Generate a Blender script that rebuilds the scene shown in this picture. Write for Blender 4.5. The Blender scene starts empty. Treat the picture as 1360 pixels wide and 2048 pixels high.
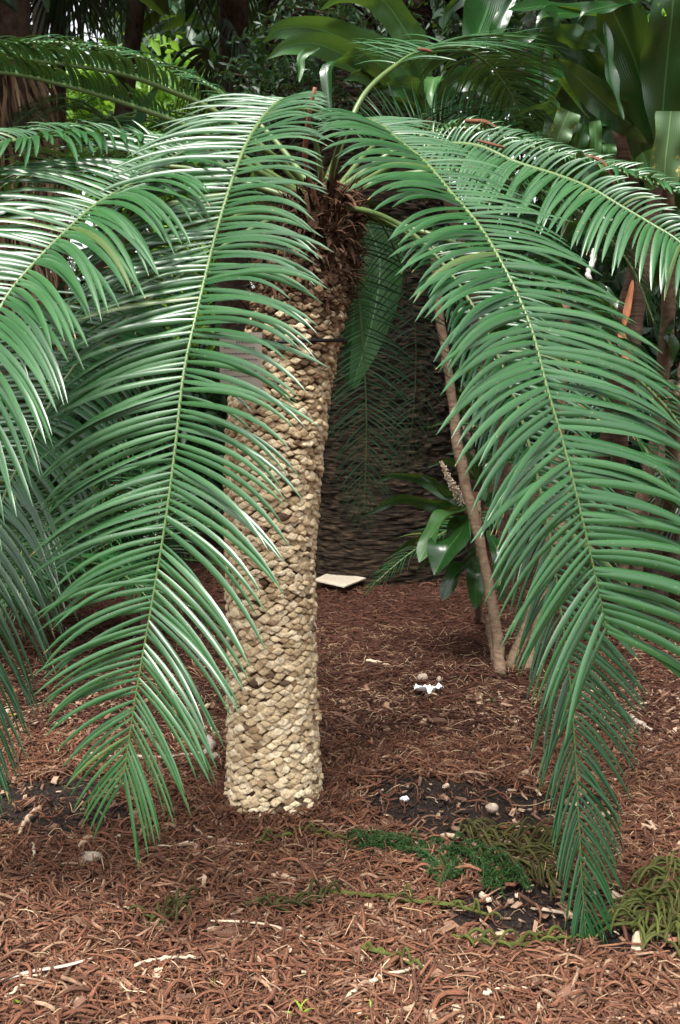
import bpy, math, random
import numpy as np
from mathutils import Vector

# ------------------------------------------------------------------ camera, world, sun, exposure
SC = bpy.context.scene
COL = SC.collection
R = math.radians
F = 2162.0                       # focal length in photo pixels (1360 x 2048)
CAMZ = 1.5
HORIZON = 800.0
PITCH = math.atan((1024 - HORIZON) / F)
cam_d = bpy.data.cameras.new('camera')
cam_d.sensor_fit = 'VERTICAL'; cam_d.sensor_height = 36.0; cam_d.lens = 36.0 * F / 2048.0
cam_d.clip_start = 0.05; cam_d.clip_end = 2000
cam_d.dof.use_dof = True; cam_d.dof.focus_distance = 3.5; cam_d.dof.aperture_fstop = 9.0
cam = bpy.data.objects.new('camera', cam_d); COL.objects.link(cam)
cam.location = (0, 0, CAMZ); cam.rotation_euler = (R(90) - PITCH, 0, 0)
SC.camera = cam

SUN_EL, SUN_AZ = 60.0, 200.0     # azimuth clockwise from +Y: behind the camera, a little left
w = bpy.data.worlds.new("World"); SC.world = w; w.use_nodes = True
nt = w.node_tree; nt.nodes.clear()
sky = nt.nodes.new('ShaderNodeTexSky'); sky.sky_type = 'NISHITA'; sky.sun_disc = False
sky.sun_elevation = R(SUN_EL); sky.sun_rotation = R(SUN_AZ); sky.dust_density = 4.0; sky.air_density = 1.0
hs = nt.nodes.new('ShaderNodeHueSaturation'); hs.inputs['Saturation'].default_value = 0.16
bg = nt.nodes.new('ShaderNodeBackground'); bg.inputs['Strength'].default_value = 0.11
wo = nt.nodes.new('ShaderNodeOutputWorld')
nt.links.new(sky.outputs[0], hs.inputs['Color']); nt.links.new(hs.outputs[0], bg.inputs['Color']); nt.links.new(bg.outputs[0], wo.inputs[0])

sl = bpy.data.lights.new('sun', 'SUN'); sl.energy = 1.5; sl.angle = R(14); sl.color = (1.0, 0.95, 0.87)
so = bpy.data.objects.new('sun', sl); COL.objects.link(so)
sd = Vector((math.sin(R(SUN_AZ)) * math.cos(R(SUN_EL)), math.cos(R(SUN_AZ)) * math.cos(R(SUN_EL)), math.sin(R(SUN_EL))))
so.rotation_euler = sd.to_track_quat('Z', 'Y').to_euler(); so.location = (0, -2, 12)

SC.view_settings.view_transform = 'Standard'; SC.view_settings.look = 'None'
SC.view_settings.exposure = 2.1; SC.view_settings.gamma = 1.0
SC.render.engine = 'CYCLES'
SC.cycles.max_bounces = 6; SC.cycles.diffuse_bounces = 3; SC.cycles.glossy_bounces = 3
SC.cycles.transmission_bounces = 3; SC.cycles.transparent_max_bounces = 6
SC.cycles.use_denoising = True

rng = np.random.default_rng(7)

# ------------------------------------------------------------------ small maths helpers
cp, sp = math.cos(PITCH), math.sin(PITCH)
def ray(px, py):
    x = (px - 680.0) / F; y = -(py - 1024.0) / F
    return np.array([x, cp + y * sp, -sp + y * cp])
def at(px, py, Y):
    d = ray(px, py); return np.array([0, 0, CAMZ]) + d * (Y / d[1])
def nrm(a):
    return a / np.maximum(np.linalg.norm(a, axis=-1, keepdims=True), 1e-9)

def _hash(ix, iy, iz, s):
    h = (ix * 374761393 + iy * 668265263 + iz * 2147483647 + s * 974634777).astype(np.int64)
    h = (h ^ (h >> 13)) * 1274126177
    h = h ^ (h >> 16)
    return (h & 0xffff) / 65535.0
def vnoise(p, s=0):
    p = np.asarray(p, float); i = np.floor(p).astype(np.int64); f = p - i; f = f * f * (3 - 2 * f)
    r = 0
    for dx in (0, 1):
        for dy in (0, 1):
            for dz in (0, 1):
                wt = (f[..., 0] if dx else 1 - f[..., 0]) * (f[..., 1] if dy else 1 - f[..., 1]) * (f[..., 2] if dz else 1 - f[..., 2])
                r = r + wt * _hash(i[..., 0] + dx, i[..., 1] + dy, i[..., 2] + dz, s)
    return r
def fbm(p, o=4, s=0):
    p = np.asarray(p, float); a, t, r = 1.0, 0.0, 0.0
    for k in range(o):
        r = r + a * vnoise(p * 2 ** k + 17.3 * k, s + k); t += a; a *= 0.5
    return r / t
def gz(x, y):
    x = np.asarray(x, float); y = np.asarray(y, float); z = np.zeros_like(x)
    q = np.stack([x * 0.9, y * 0.9, z], -1)
    return (fbm(q, 3, 3) - 0.5) * 0.10
def ground(px, py):
    d = ray(px, py); t = CAMZ / -d[2]
    for _ in range(4):
        p = np.array([0, 0, CAMZ]) + d * t; t = (CAMZ - float(gz(p[0], p[1]))) / -d[2]
    p = np.array([0, 0, CAMZ]) + d * t
    p[2] = float(gz(p[0], p[1])); return p
def catmull(P, n):
    P = np.asarray(P, float); P = np.vstack([2 * P[0] - P[1], P, 2 * P[-1] - P[-2]])
    out = []
    m = 24
    for i in range(1, len(P) - 2):
        t = np.linspace(0, 1, m, endpoint=False)[:, None]
        p0, p1, p2, p3 = P[i - 1], P[i], P[i + 1], P[i + 2]
        out.append(0.5 * (2 * p1 + (p2 - p0) * t + (2 * p0 - 5 * p1 + 4 * p2 - p3) * t ** 2 + (3 * p1 - p0 - 3 * p2 + p3) * t ** 3))
    out.append(P[-2][None]); q = np.vstack(out)
    for _ in range(2):
        q[1:-1] = (q[:-2] + 2 * q[1:-1] + q[2:]) / 4
    s = np.r_[0, np.cumsum(np.linalg.norm(np.diff(q, axis=0), axis=1))]
    u = np.linspace(0, s[-1], n)
    return np.stack([np.interp(u, s, q[:, k]) for k in range(3)], 1)

# ------------------------------------------------------------------ mesh builder
class MB:
    def __init__(s): s.v = []; s.f = []; s.uv = []; s.mi = []; s.n = 0
    def add(s, verts, faces, uvs=None, mi=0):
        verts = np.asarray(verts, float).reshape(-1, 3); faces = np.asarray(faces, np.int64)
        s.v.append(verts); s.f.append(faces + s.n)
        s.uv.append(np.zeros((len(verts), 2)) if uvs is None else np.asarray(uvs, float).reshape(-1, 2))
        s.mi.append(np.full(len(faces), mi)); s.n += len(verts)
    def grid(s, V, uv=None, close=False, mi=0):
        """V: (M,N,K,3) M strips of N rows, K across"""
        M, N, K, _ = V.shape
        idx = np.arange(M * N * K).reshape(M, N, K)
        if close:
            nx = np.roll(idx, -1, axis=2)
            q = np.stack([idx[:, :-1], nx[:, :-1], nx[:, 1:], idx[:, 1:]], -1).reshape(-1, 4)
        else:
            q = np.stack([idx[:, :-1, :-1], idx[:, :-1, 1:], idx[:, 1:, 1:], idx[:, 1:, :-1]], -1).reshape(-1, 4)
        if uv is None:
            u = np.linspace(0, 1, K)[None, None, :] * np.ones((M, N, 1)); v = np.linspace(0, 1, N)[None, :, None] * np.ones((M, 1, K))
            uv = np.stack([u, v], -1)
        s.add(V.reshape(-1, 3), q, uv.reshape(-1, 2), mi)
    def tubes(s, P, r, k=5, mi=0, cap=True):
        """P (M,N,3), r (M,N)"""
        P = np.asarray(P, float); r = np.asarray(r, float)
        if P.ndim == 2: P = P[None]; r = np.broadcast_to(r, P.shape[:2])
        T = nrm(np.gradient(P, axis=1))
        ref = np.where(np.abs(T[..., 2:3]) > 0.9, np.array([1., 0.2, 0]), np.array([0, 0, 1.]))
        ref = ref[:, :1] * np.ones_like(T)
        A = nrm(np.cross(T, ref)); B = np.cross(T, A)
        a = np.arange(k) * 2 * np.pi / k
        V = P[:, :, None] + r[:, :, None, None] * (np.cos(a)[None, None, :, None] * A[:, :, None] + np.sin(a)[None, None, :, None] * B[:, :, None])
        if cap:
            V = np.concatenate([np.repeat(P[:, :1, None], k, 2), V, np.repeat(P[:, -1:, None], k, 2)], 1)
        ln = np.linalg.norm(np.diff(P, axis=1), axis=2).cumsum(1)
        v = np.concatenate([np.zeros((len(P), 1)), ln], 1)
        if cap: v = np.concatenate([v[:, :1], v, v[:, -1:]], 1)
        uv = np.stack([np.broadcast_to((np.arange(k) / k)[None, None], V.shape[:3]), np.broadcast_to(v[:, :, None], V.shape[:3])], -1)
        s.grid(V, uv, True, mi)
    def blades(s, C, B, Nn, wd, fold=0.15, k=3, mi=0):
        """C,B,Nn (M,N,3) centre, lateral, normal; wd (M,N) full width"""
        t = np.linspace(-1, 1, k)
        V = C[:, :, None] + (wd[:, :, None, None] / 2) * (t[None, None, :, None] * B[:, :, None] + fold * (1 - np.abs(t) ** (2 if k > 3 else 1))[None, None, :, None] * 2 * Nn[:, :, None])
        s.grid(V, None, False, mi)
    def box(s, c, sz, rot=0.0, mi=0):
        x, y, z = np.array(sz) / 2
        p = np.array([[-x, -y, -z], [x, -y, -z], [x, y, -z], [-x, y, -z], [-x, -y, z], [x, -y, z], [x, y, z], [-x, y, z]])
        ca, sa = math.cos(rot), math.sin(rot)
        p = np.stack([p[:, 0] * ca - p[:, 1] * sa, p[:, 0] * sa + p[:, 1] * ca, p[:, 2]], 1) + np.array(c)
        s.add(p, [[0, 3, 2, 1], [4, 5, 6, 7], [0, 1, 5, 4], [1, 2, 6, 5], [2, 3, 7, 6], [3, 0, 4, 7]], None, mi)
    def build(s, name, mats, parent=None, loc=None, smooth=True):
        if not isinstance(mats, (list, tuple)): mats = [mats]
        o0 = np.array(parent['_o']) if parent is not None else np.array(loc if loc is not None else (0, 0, 0), float)
        V = np.vstack(s.v) - o0
        me = bpy.data.meshes.new(name)
        me.vertices.add(len(V)); me.vertices.foreach_set('co', V.astype(np.float32).ravel())
        lv = np.concatenate([f.ravel() for f in s.f]); tot = np.concatenate([np.full(len(f), f.shape[1]) for f in s.f])
        st = np.r_[0, np.cumsum(tot)[:-1]]
        me.loops.add(len(lv)); me.loops.foreach_set('vertex_index', lv.astype(np.int32))
        me.polygons.add(len(tot)); me.polygons.foreach_set('loop_start', st.astype(np.int32))
        me.polygons.foreach_set('material_index', np.concatenate(s.mi).astype(np.int32))
        me.polygons.foreach_set('use_smooth', np.full(len(tot), smooth))
        uvl = me.uv_layers.new(name='uv'); uvl.data.foreach_set('uv', np.vstack(s.uv)[lv].astype(np.float32).ravel())
        me.update(calc_edges=True); me.validate()
        for m in mats: me.materials.append(m)
        o = bpy.data.objects.new(name, me); COL.objects.link(o)
        if parent is not None: o.parent = parent
        else: o.location = o0
        o['_o'] = [float(q) for q in o0]
        return o

def tag(o, label=None, cat=None, group=None, kind=None):
    if label: o['label'] = label
    if cat: o['category'] = cat
    if group: o['group'] = group
    if kind: o['kind'] = kind
    return o
def thing(name, loc, label, cat, group=None):
    o = bpy.data.objects.new(name, None); COL.objects.link(o); o.location = tuple(float(q) for q in loc)
    o.empty_display_size = 0.1; o['_o'] = [float(q) for q in loc]
    return tag(o, label, cat, group)

# ------------------------------------------------------------------ materials
def newmat(name):
    m = bpy.data.materials.new(name); m.use_nodes = True; t = m.node_tree; t.nodes.clear()
    o = t.nodes.new('ShaderNodeOutputMaterial'); b = t.nodes.new('ShaderNodeBsdfPrincipled'); t.links.new(b.outputs[0], o.inputs[0])
    return m, t, b, o
def N(t, kind, **kw):
    n = t.nodes.new('ShaderNode' + kind)
    for k, v in kw.items():
        if k in n.inputs: n.inputs[k].default_value = v
        else: setattr(n, k, v)
    return n
def ramp(t, fac, stops, interp='LINEAR'):
    r = t.nodes.new('ShaderNodeValToRGB'); r.color_ramp.interpolation = interp
    e = r.color_ramp.elements
    while len(e) < len(stops): e.new(0.5)
    for q, (p, c) in zip(e, stops):
        q.position = p; q.color = (*c, 1) if len(c) == 3 else c
    t.links.new(fac, r.inputs[0]); return r.outputs[0]
def mixc(t, fac, a, b, mode='MIX'):
    m = t.nodes.new('ShaderNodeMix'); m.data_type = 'RGBA'; m.blend_type = mode
    for sock, val in ((m.inputs[0], fac), (m.inputs[6], a), (m.inputs[7], b)):
        if hasattr(val, 'is_output'): t.links.new(val, sock)
        else: sock.default_value = (*val, 1) if isinstance(val, (tuple, list)) else val
    return m.outputs[2]
def bump(t, b, h, strength=0.3, dist=0.01):
    n = N(t, 'Bump', Strength=strength, Distance=dist); t.links.new(h, n.inputs['Height']); t.links.new(n.outputs[0], b.inputs['Normal'])
def mathn(t, op, a, b=None, clamp=False):
    n = t.nodes.new('ShaderNodeMath'); n.operation = op; n.use_clamp = clamp
    for s, v in ((n.inputs[0], a), (n.inputs[1], b)):
        if v is None: continue
        if hasattr(v, 'is_output'): t.links.new(v, s)
        else: s.default_value = v
    return n.outputs[0]

def leaf_mat(name, c1, c2, rough=0.35, tip=None, transl=0.1, vein=0, tcol=None, stain=None, spec=0.5, tipcut=0.8):
    m, t, b, o = newmat(name)
    geo = N(t, 'NewGeometry'); uv = N(t, 'UVMap'); sep = N(t, 'SeparateXYZ'); t.links.new(uv.outputs[0], sep.inputs[0])
    col = mixc(t, geo.outputs['Random Per Island'], c1, c2)
    no = N(t, 'TexNoise', Scale=9.0, Detail=3.0); t.links.new(geo.outputs['Position'], no.inputs['Vector'])
    col = mixc(t, mathn(t, 'MULTIPLY', no.outputs[0], 0.5), col, tuple(q * 0.55 for q in c1))
    if tip:
        rn = mathn(t, 'MULTIPLY', mathn(t, 'MAXIMUM', mathn(t, 'SUBTRACT', geo.outputs['Random Per Island'], tipcut), 0.0), 0.55)
        f = mathn(t, 'GREATER_THAN', mathn(t, 'ADD', sep.outputs[1], rn), 1.0)
        col = mixc(t, f, col, tip)
        fr_ = mathn(t, 'FRACT', mathn(t, 'MULTIPLY', geo.outputs['Random Per Island'], 37.7))
        col = mixc(t, mathn(t, 'MULTIPLY', mathn(t, 'GREATER_THAN', fr_, 0.985), 0.3), col, (0.13, 0.14, 0.03))
        sp_ = N(t, 'TexNoise', Scale=160.0, Detail=2.0); t.links.new(geo.outputs['Position'], sp_.inputs['Vector'])
        col = mixc(t, mathn(t, 'GREATER_THAN', sp_.outputs[0], 0.735), col, (0.26, 0.20, 0.10))
    if stain:
        n2 = N(t, 'TexNoise', Scale=22.0, Detail=4.0, Roughness=0.7); t.links.new(geo.outputs['Position'], n2.inputs['Vector'])
        ed = mathn(t, 'ABSOLUTE', mathn(t, 'SUBTRACT', sep.outputs[0], 0.5))
        f = mathn(t, 'MULTIPLY', mathn(t, 'SUBTRACT', mathn(t, 'ADD', n2.outputs[0], mathn(t, 'MULTIPLY', ed, 0.35)), 0.70), 9.0, True)
        col = mixc(t, f, col, stain)
    if vein:
        cmb = N(t, 'CombineXYZ'); t.links.new(sep.outputs[0], cmb.inputs[0])
        dv = mathn(t, 'ADD', mathn(t, 'MULTIPLY', sep.outputs[0], vein), mathn(t, 'MULTIPLY', sep.outputs[1], 2.0))
        sn = mathn(t, 'SINE', dv)
        mid = mathn(t, 'LESS_THAN', mathn(t, 'ABSOLUTE', mathn(t, 'SUBTRACT', sep.outputs[0], 0.5)), 0.018)
        col = mixc(t, mathn(t, 'MULTIPLY', mathn(t, 'ADD', sn, 1.0), 0.12), col, tuple(min(1, q * 1.9) for q in c2))
        col = mixc(t, mathn(t, 'MULTIPLY', mid, 0.7), col, tuple(min(1, q * 2.2 + 0.02) for q in c2))
        bump(t, b, sn, 0.15, 0.004)
    t.links.new(col, b.inputs['Base Color']); b.inputs['Roughness'].default_value = rough
    b.inputs['Specular IOR Level'].default_value = spec
    if transl:
        tr = N(t, 'BsdfTranslucent'); mx = N(t, 'MixShader', Fac=transl)
        tc = mixc(t, 0.5, col, tcol or (0.25, 0.42, 0.04)); t.links.new(tc, tr.inputs[0])
        t.links.new(b.outputs[0], mx.inputs[1]); t.links.new(tr.outputs[0], mx.inputs[2]); t.links.new(mx.outputs[0], o.inputs[0])
    return m
def ramp_mat(name, stops, rough=0.85, nscale=30.0, nstr=0.4, stretch=(1, 1, 1), island=True, spec=0.2, rope=False, dark=0.35, dist=0.01, mk=(0.25, 2.0), stain=None):
    m, t, b, o = newmat(name)
    geo = N(t, 'NewGeometry'); mp = N(t, 'Mapping'); mp.inputs['Scale'].default_value = stretch
    t.links.new(geo.outputs['Position'], mp.inputs[0])
    no = N(t, 'TexNoise', Scale=nscale, Detail=5.0, Roughness=0.65); t.links.new(mp.outputs[0], no.inputs['Vector'])
    col = ramp(t, geo.outputs['Random Per Island'] if island else no.outputs[0], stops)
    if island:
        col = mixc(t, mathn(t, 'MULTIPLY', mathn(t, 'SUBTRACT', no.outputs[0], mk[0]), mk[1], True), tuple(np.mean([s[1] for s in stops], 0) * dark), col)
    t.links.new(col, b.inputs['Base Color']); b.inputs['Roughness'].default_value = rough; b.inputs['Specular IOR Level'].default_value = spec
    if stain:
        n4 = N(t, 'TexNoise', Scale=7.0, Detail=5.0, Roughness=0.7); t.links.new(geo.outputs['Position'], n4.inputs['Vector'])
        f4 = mathn(t, 'MULTIPLY', mathn(t, 'SUBTRACT', n4.outputs[0], 0.53), 4.5, True)
        col = mixc(t, mathn(t, 'MULTIPLY', f4, 0.75), col, stain); t.links.new(col, b.inputs['Base Color'])
    h = no.outputs[0]
    if rope:
        uv = N(t, 'UVMap'); sep = N(t, 'SeparateXYZ'); t.links.new(uv.outputs[0], sep.inputs[0])
        s1 = mathn(t, 'SINE', mathn(t, 'ADD', mathn(t, 'MULTIPLY', sep.outputs[1], 1400.0), mathn(t, 'MULTIPLY', sep.outputs[0], 12.566)))
        s2 = mathn(t, 'SINE', mathn(t, 'SUBTRACT', mathn(t, 'MULTIPLY', sep.outputs[1], 1400.0), mathn(t, 'MULTIPLY', sep.outputs[0], 12.566)))
        h = mathn(t, 'ADD', mathn(t, 'MULTIPLY', s1, s2), no.outputs[0])
        c2 = mixc(t, mathn(t, 'MULTIPLY', mathn(t, 'ADD', mathn(t, 'MULTIPLY', s1, s2), 1.0), 0.5), (0.45, 0.42, 0.4), (1.15, 1.1, 1.05))
        t.links.new(mixc(t, 0.8, col, c2, 'MULTIPLY'), b.inputs['Base Color'])
    bump(t, b, h, nstr, dist)
    return m

M = {}
M['frond'] = leaf_mat('cycad_leaflet_green', (0.016, 0.066, 0.019), (0.032, 0.104, 0.031), 0.31, (0.26, 0.19, 0.07), 0.05, spec=0.55, tipcut=0.90)
M['frond_old_shaded'] = leaf_mat('old_shaded_leaflet_green', (0.008, 0.048, 0.012), (0.016, 0.072, 0.020), 0.32, (0.30, 0.19, 0.07), 0.05, spec=0.4, tipcut=0.80)  # old fronds with browned tips; darker green also paints in the front fronds' shadow
M['frond_shaded'] = leaf_mat('shaded_leaflet_green', (0.0035, 0.020, 0.006), (0.007, 0.032, 0.010), 0.5, None, 0.04, spec=0.2)  # leaflet green darkened: shade behind the trunk painted into the colour
M['rachis_shaded'] = ramp_mat('shaded_rachis', [(0, (0.016, 0.032, 0.008)), (1, (0.03, 0.05, 0.014))], 0.5, 40, 0.1, dark=0.8)  # rachis colour carrying the same painted shade
M['rachis'] = ramp_mat('rachis_green', [(0, (0.055, 0.100, 0.024)), (1, (0.095, 0.145, 0.040))], 0.42, 40, 0.1, spec=0.5, dark=0.8)
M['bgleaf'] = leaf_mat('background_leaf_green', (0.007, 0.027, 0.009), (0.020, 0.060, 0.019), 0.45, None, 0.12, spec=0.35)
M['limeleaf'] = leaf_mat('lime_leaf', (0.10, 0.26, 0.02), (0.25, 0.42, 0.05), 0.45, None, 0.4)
M['fan'] = leaf_mat('fan_palm_green', (0.012, 0.040, 0.019), (0.042, 0.082, 0.042), 0.34, None, 0.08)
M['broad'] = leaf_mat('broad_leaf_green', (0.006, 0.028, 0.006), (0.011, 0.044, 0.009), 0.22, None, 0.15, vein=150, spec=0.65, stain=None)
M['broad_dull'] = leaf_mat('shaded_broad_leaf', (0.004, 0.018, 0.003), (0.007, 0.025, 0.005), 0.6, None, 0.0, vein=120, spec=0.12)  # broad leaf copy, darkened and dulled to stand for shade
M['broad_pale'] = leaf_mat('pale_broad_leaf', (0.045, 0.095, 0.034), (0.065, 0.12, 0.046), 0.38, None, 0.15, vein=120, stain=(0.48, 0.36, 0.06))
M['broad_soft'] = leaf_mat('soft_green_broad_leaf', (0.028, 0.080, 0.018), (0.040, 0.105, 0.028), 0.36, None, 0.15, vein=140)
M['broad_lime'] = leaf_mat('young_lime_leaf', (0.16, 0.36, 0.03), (0.20, 0.42, 0.05), 0.4, None, 0.5, vein=60)
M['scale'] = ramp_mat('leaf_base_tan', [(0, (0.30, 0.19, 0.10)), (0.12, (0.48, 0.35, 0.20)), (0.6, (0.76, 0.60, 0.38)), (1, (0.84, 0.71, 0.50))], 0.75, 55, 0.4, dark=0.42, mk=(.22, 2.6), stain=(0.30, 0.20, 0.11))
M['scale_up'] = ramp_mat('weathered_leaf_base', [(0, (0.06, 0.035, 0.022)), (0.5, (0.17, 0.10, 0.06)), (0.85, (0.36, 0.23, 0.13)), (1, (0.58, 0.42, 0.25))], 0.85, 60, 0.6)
M['trunk_gap'] = ramp_mat('trunk_gap_brown', [(0.3, (0.03, 0.018, 0.009)), (0.7, (0.10, 0.06, 0.03))], 0.95, 60, 0.6, island=False)
M['fibre'] = ramp_mat('dark_fibre', [(0, (0.028, 0.014, 0.010)), (0.7, (0.10, 0.050, 0.030)), (1, (0.20, 0.10, 0.055))], 0.95, 60, 0.4)
M['bark'] = ramp_mat('conifer_bark', [(0.36, (0.004, 0.0028, 0.0018)), (0.52, (0.018, 0.012, 0.007)), (0.70, (0.088, 0.057, 0.033))], 0.95, 3.0, 1.0, (3.5, 3.5, 26), island=False, dist=0.03)  # bark colour lowered to carry the shade of canopy and cycad
M['cane'] = ramp_mat('cane_bark', [(0.3, (0.08, 0.050, 0.033)), (0.7, (0.22, 0.155, 0.10))], 0.85, 12, 0.7, (2, 2, 5), island=False)
M['cane_ring'] = ramp_mat('ringed_cane_bark', [(0.35, (0.045, 0.027, 0.019)), (0.65, (0.135, 0.085, 0.06))], 0.8, 3, 0.7, (1, 1, 30), island=False)
M['sheath'] = ramp_mat('orange_leaf_sheath', [(0, (0.24, 0.085, 0.035)), (1, (0.34, 0.13, 0.055))], 0.6, 30, 0.3, (1, 1, .2), dark=0.6)
M['palmtrunk'] = ramp_mat('pale_palm_trunk', [(0.3, (0.38, 0.35, 0.32)), (0.7, (0.62, 0.60, 0.58))], 0.8, 3, 0.4, (1, 1, 9), island=False)
M['browntrunk'] = ramp_mat('brown_palm_trunk', [(0.3, (0.04, 0.025, 0.018)), (0.7, (0.13, 0.085, 0.062))], 0.9, 6, 0.8, (3, 3, 2), island=False)
M['skirt'] = ramp_mat('dead_straw_leaf', [(0, (0.16, 0.09, 0.05)), (0.6, (0.34, 0.22, 0.13)), (1, (0.48, 0.35, 0.22))], 0.85, 14, 0.2, (1, 1, .2), dark=0.5)
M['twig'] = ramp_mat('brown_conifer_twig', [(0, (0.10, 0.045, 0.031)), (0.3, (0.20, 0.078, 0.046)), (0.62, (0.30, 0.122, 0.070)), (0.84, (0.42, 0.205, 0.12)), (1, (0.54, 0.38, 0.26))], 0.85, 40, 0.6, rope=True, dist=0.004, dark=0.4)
M['twig_far_shaded'] = ramp_mat('shaded_litter_twig', [(0, (0.030, 0.011, 0.008)), (0.4, (0.062, 0.022, 0.014)), (0.85, (0.110, 0.040, 0.024)), (1, (0.24, 0.14, 0.09))], 0.9, 40, 0.4, dark=0.4)  # mid-ground shade painted in: darker copy of the foreground twig colours
M['straw'] = ramp_mat('straw_fibre', [(0, (0.38, 0.24, 0.13)), (1, (0.62, 0.46, 0.30))], 0.8, 30, 0.3, dark=0.6)
M['chip'] = ramp_mat('pale_wood_chip', [(0, (0.24, 0.13, 0.08)), (0.45, (0.40, 0.26, 0.17)), (1, (0.64, 0.51, 0.38))], 0.85, 60, 0.4, dark=0.55)
M['flake'] = ramp_mat('brown_bark_flake', [(0, (0.06, 0.030, 0.022)), (0.5, (0.17, 0.080, 0.050)), (0.85, (0.30, 0.17, 0.11)), (1, (0.45, 0.32, 0.22))], 0.9, 60, 0.5, dark=0.5)
M['stick'] = ramp_mat('pale_stick', [(0, (0.50, 0.38, 0.26)), (1, (0.66, 0.54, 0.40))], 0.8, 40, 0.5, dark=0.55)
M['greystick'] = ramp_mat('grey_stick', [(0, (0.36, 0.28, 0.23)), (1, (0.52, 0.44, 0.37))], 0.85, 30, 0.5, dark=0.55)
M['olive'] = ramp_mat('olive_conifer_twig', [(0, (0.09, 0.085, 0.022)), (0.5, (0.125, 0.145, 0.035)), (1, (0.17, 0.22, 0.05))], 0.7, 40, 0.6, rope=True, dist=0.004, dark=0.5)
M['olive_dark'] = ramp_mat('brown_olive_twig', [(0, (0.060, 0.045, 0.018)), (0.5, (0.085, 0.085, 0.025)), (1, (0.12, 0.13, 0.035))], 0.75, 40, 0.6, rope=True, dist=0.004, dark=0.5)
M['needle'] = leaf_mat('conifer_needle_green', (0.014, 0.043, 0.008), (0.028, 0.070, 0.016), 0.6, None, 0.1, spec=0.3)
M['yellowgreen'] = leaf_mat('yellow_green_shoot', (0.22, 0.34, 0.03), (0.36, 0.44, 0.06), 0.5, None, 0.3)
M['soilcrumb'] = ramp_mat('soil_crumb', [(0, (0.018, 0.012, 0.010)), (0.8, (0.045, 0.03, 0.024)), (1, (0.12, 0.075, 0.05))], 0.95, 60, 0.5)
M['plate'] = ramp_mat('tan_sign_plate', [(0.3, (0.26, 0.225, 0.185)), (0.7, (0.33, 0.29, 0.235))], 0.55, 4, 0.05, island=False, spec=0.4)
M['ink'] = ramp_mat('faded_sign_ink', [(0, (0.13, 0.12, 0.11)), (1, (0.15, 0.14, 0.13))], 0.7, 20, 0.05)
M['slab'] = ramp_mat('pale_board', [(0.3, (0.36, 0.31, 0.24)), (0.7, (0.47, 0.41, 0.33))], 0.7, 10, 0.15, island=False)
M['strap'] = ramp_mat('black_strap', [(0, (0.012, 0.012, 0.014)), (1, (0.02, 0.02, 0.024))], 0.5, 30, 0.3)
M['white'] = ramp_mat('white_paper', [(0, (0.78, 0.78, 0.78)), (1, (0.85, 0.85, 0.86))], 0.7, 20, 0.2, dark=0.9)
M['stone'] = ramp_mat('buff_stone', [(0, (0.36, 0.27, 0.2)), (1, (0.5, 0.41, 0.32))], 0.85, 40, 0.4)
M['yellow'] = ramp_mat('yellow_dead_leaf', [(0, (0.62, 0.38, 0.05)), (1, (0.68, 0.45, 0.08))], 0.6, 40, 0.2, dark=0.7)
M['flower'] = ramp_mat('cream_flower', [(0, (0.32, 0.22, 0.15)), (1, (0.62, 0.53, 0.40))], 0.8, 40, 0.2, dark=0.6)
M['deadbrown'] = ramp_mat('dead_brown_leaf', [(0, (0.22, 0.10, 0.06)), (1, (0.33, 0.16, 0.10))], 0.8, 40, 0.3)

base_c = ground(548, 1632)
# soil patches on the ground (centre px, half sizes in metres)
PATCH = []
for (px, py, a, b_) in ((935, 1612, 0.52, 0.36), (60, 1610, 0.42, 0.38), (1060, 1815, 0.32, 0.22), (1290, 1880, 0.28, 0.10)):
    q = ground(px, py); PATCH.append((q[0], q[1], a, b_))
def soil(x, y):
    x = np.asarray(x, float); y = np.asarray(y, float); r = np.zeros_like(x)
    n = (fbm(np.stack([x * 5, y * 5, x * 0], -1), 3, 11) - 0.5) * 1.0
    for (cx, cy, a, b_) in PATCH:
        d = np.sqrt(((x - cx) / a) ** 2 + ((y - cy) / b_) ** 2) + n
        r = np.maximum(r, np.clip((1.12 - d) / 0.3, 0, 1))
    return r

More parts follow.
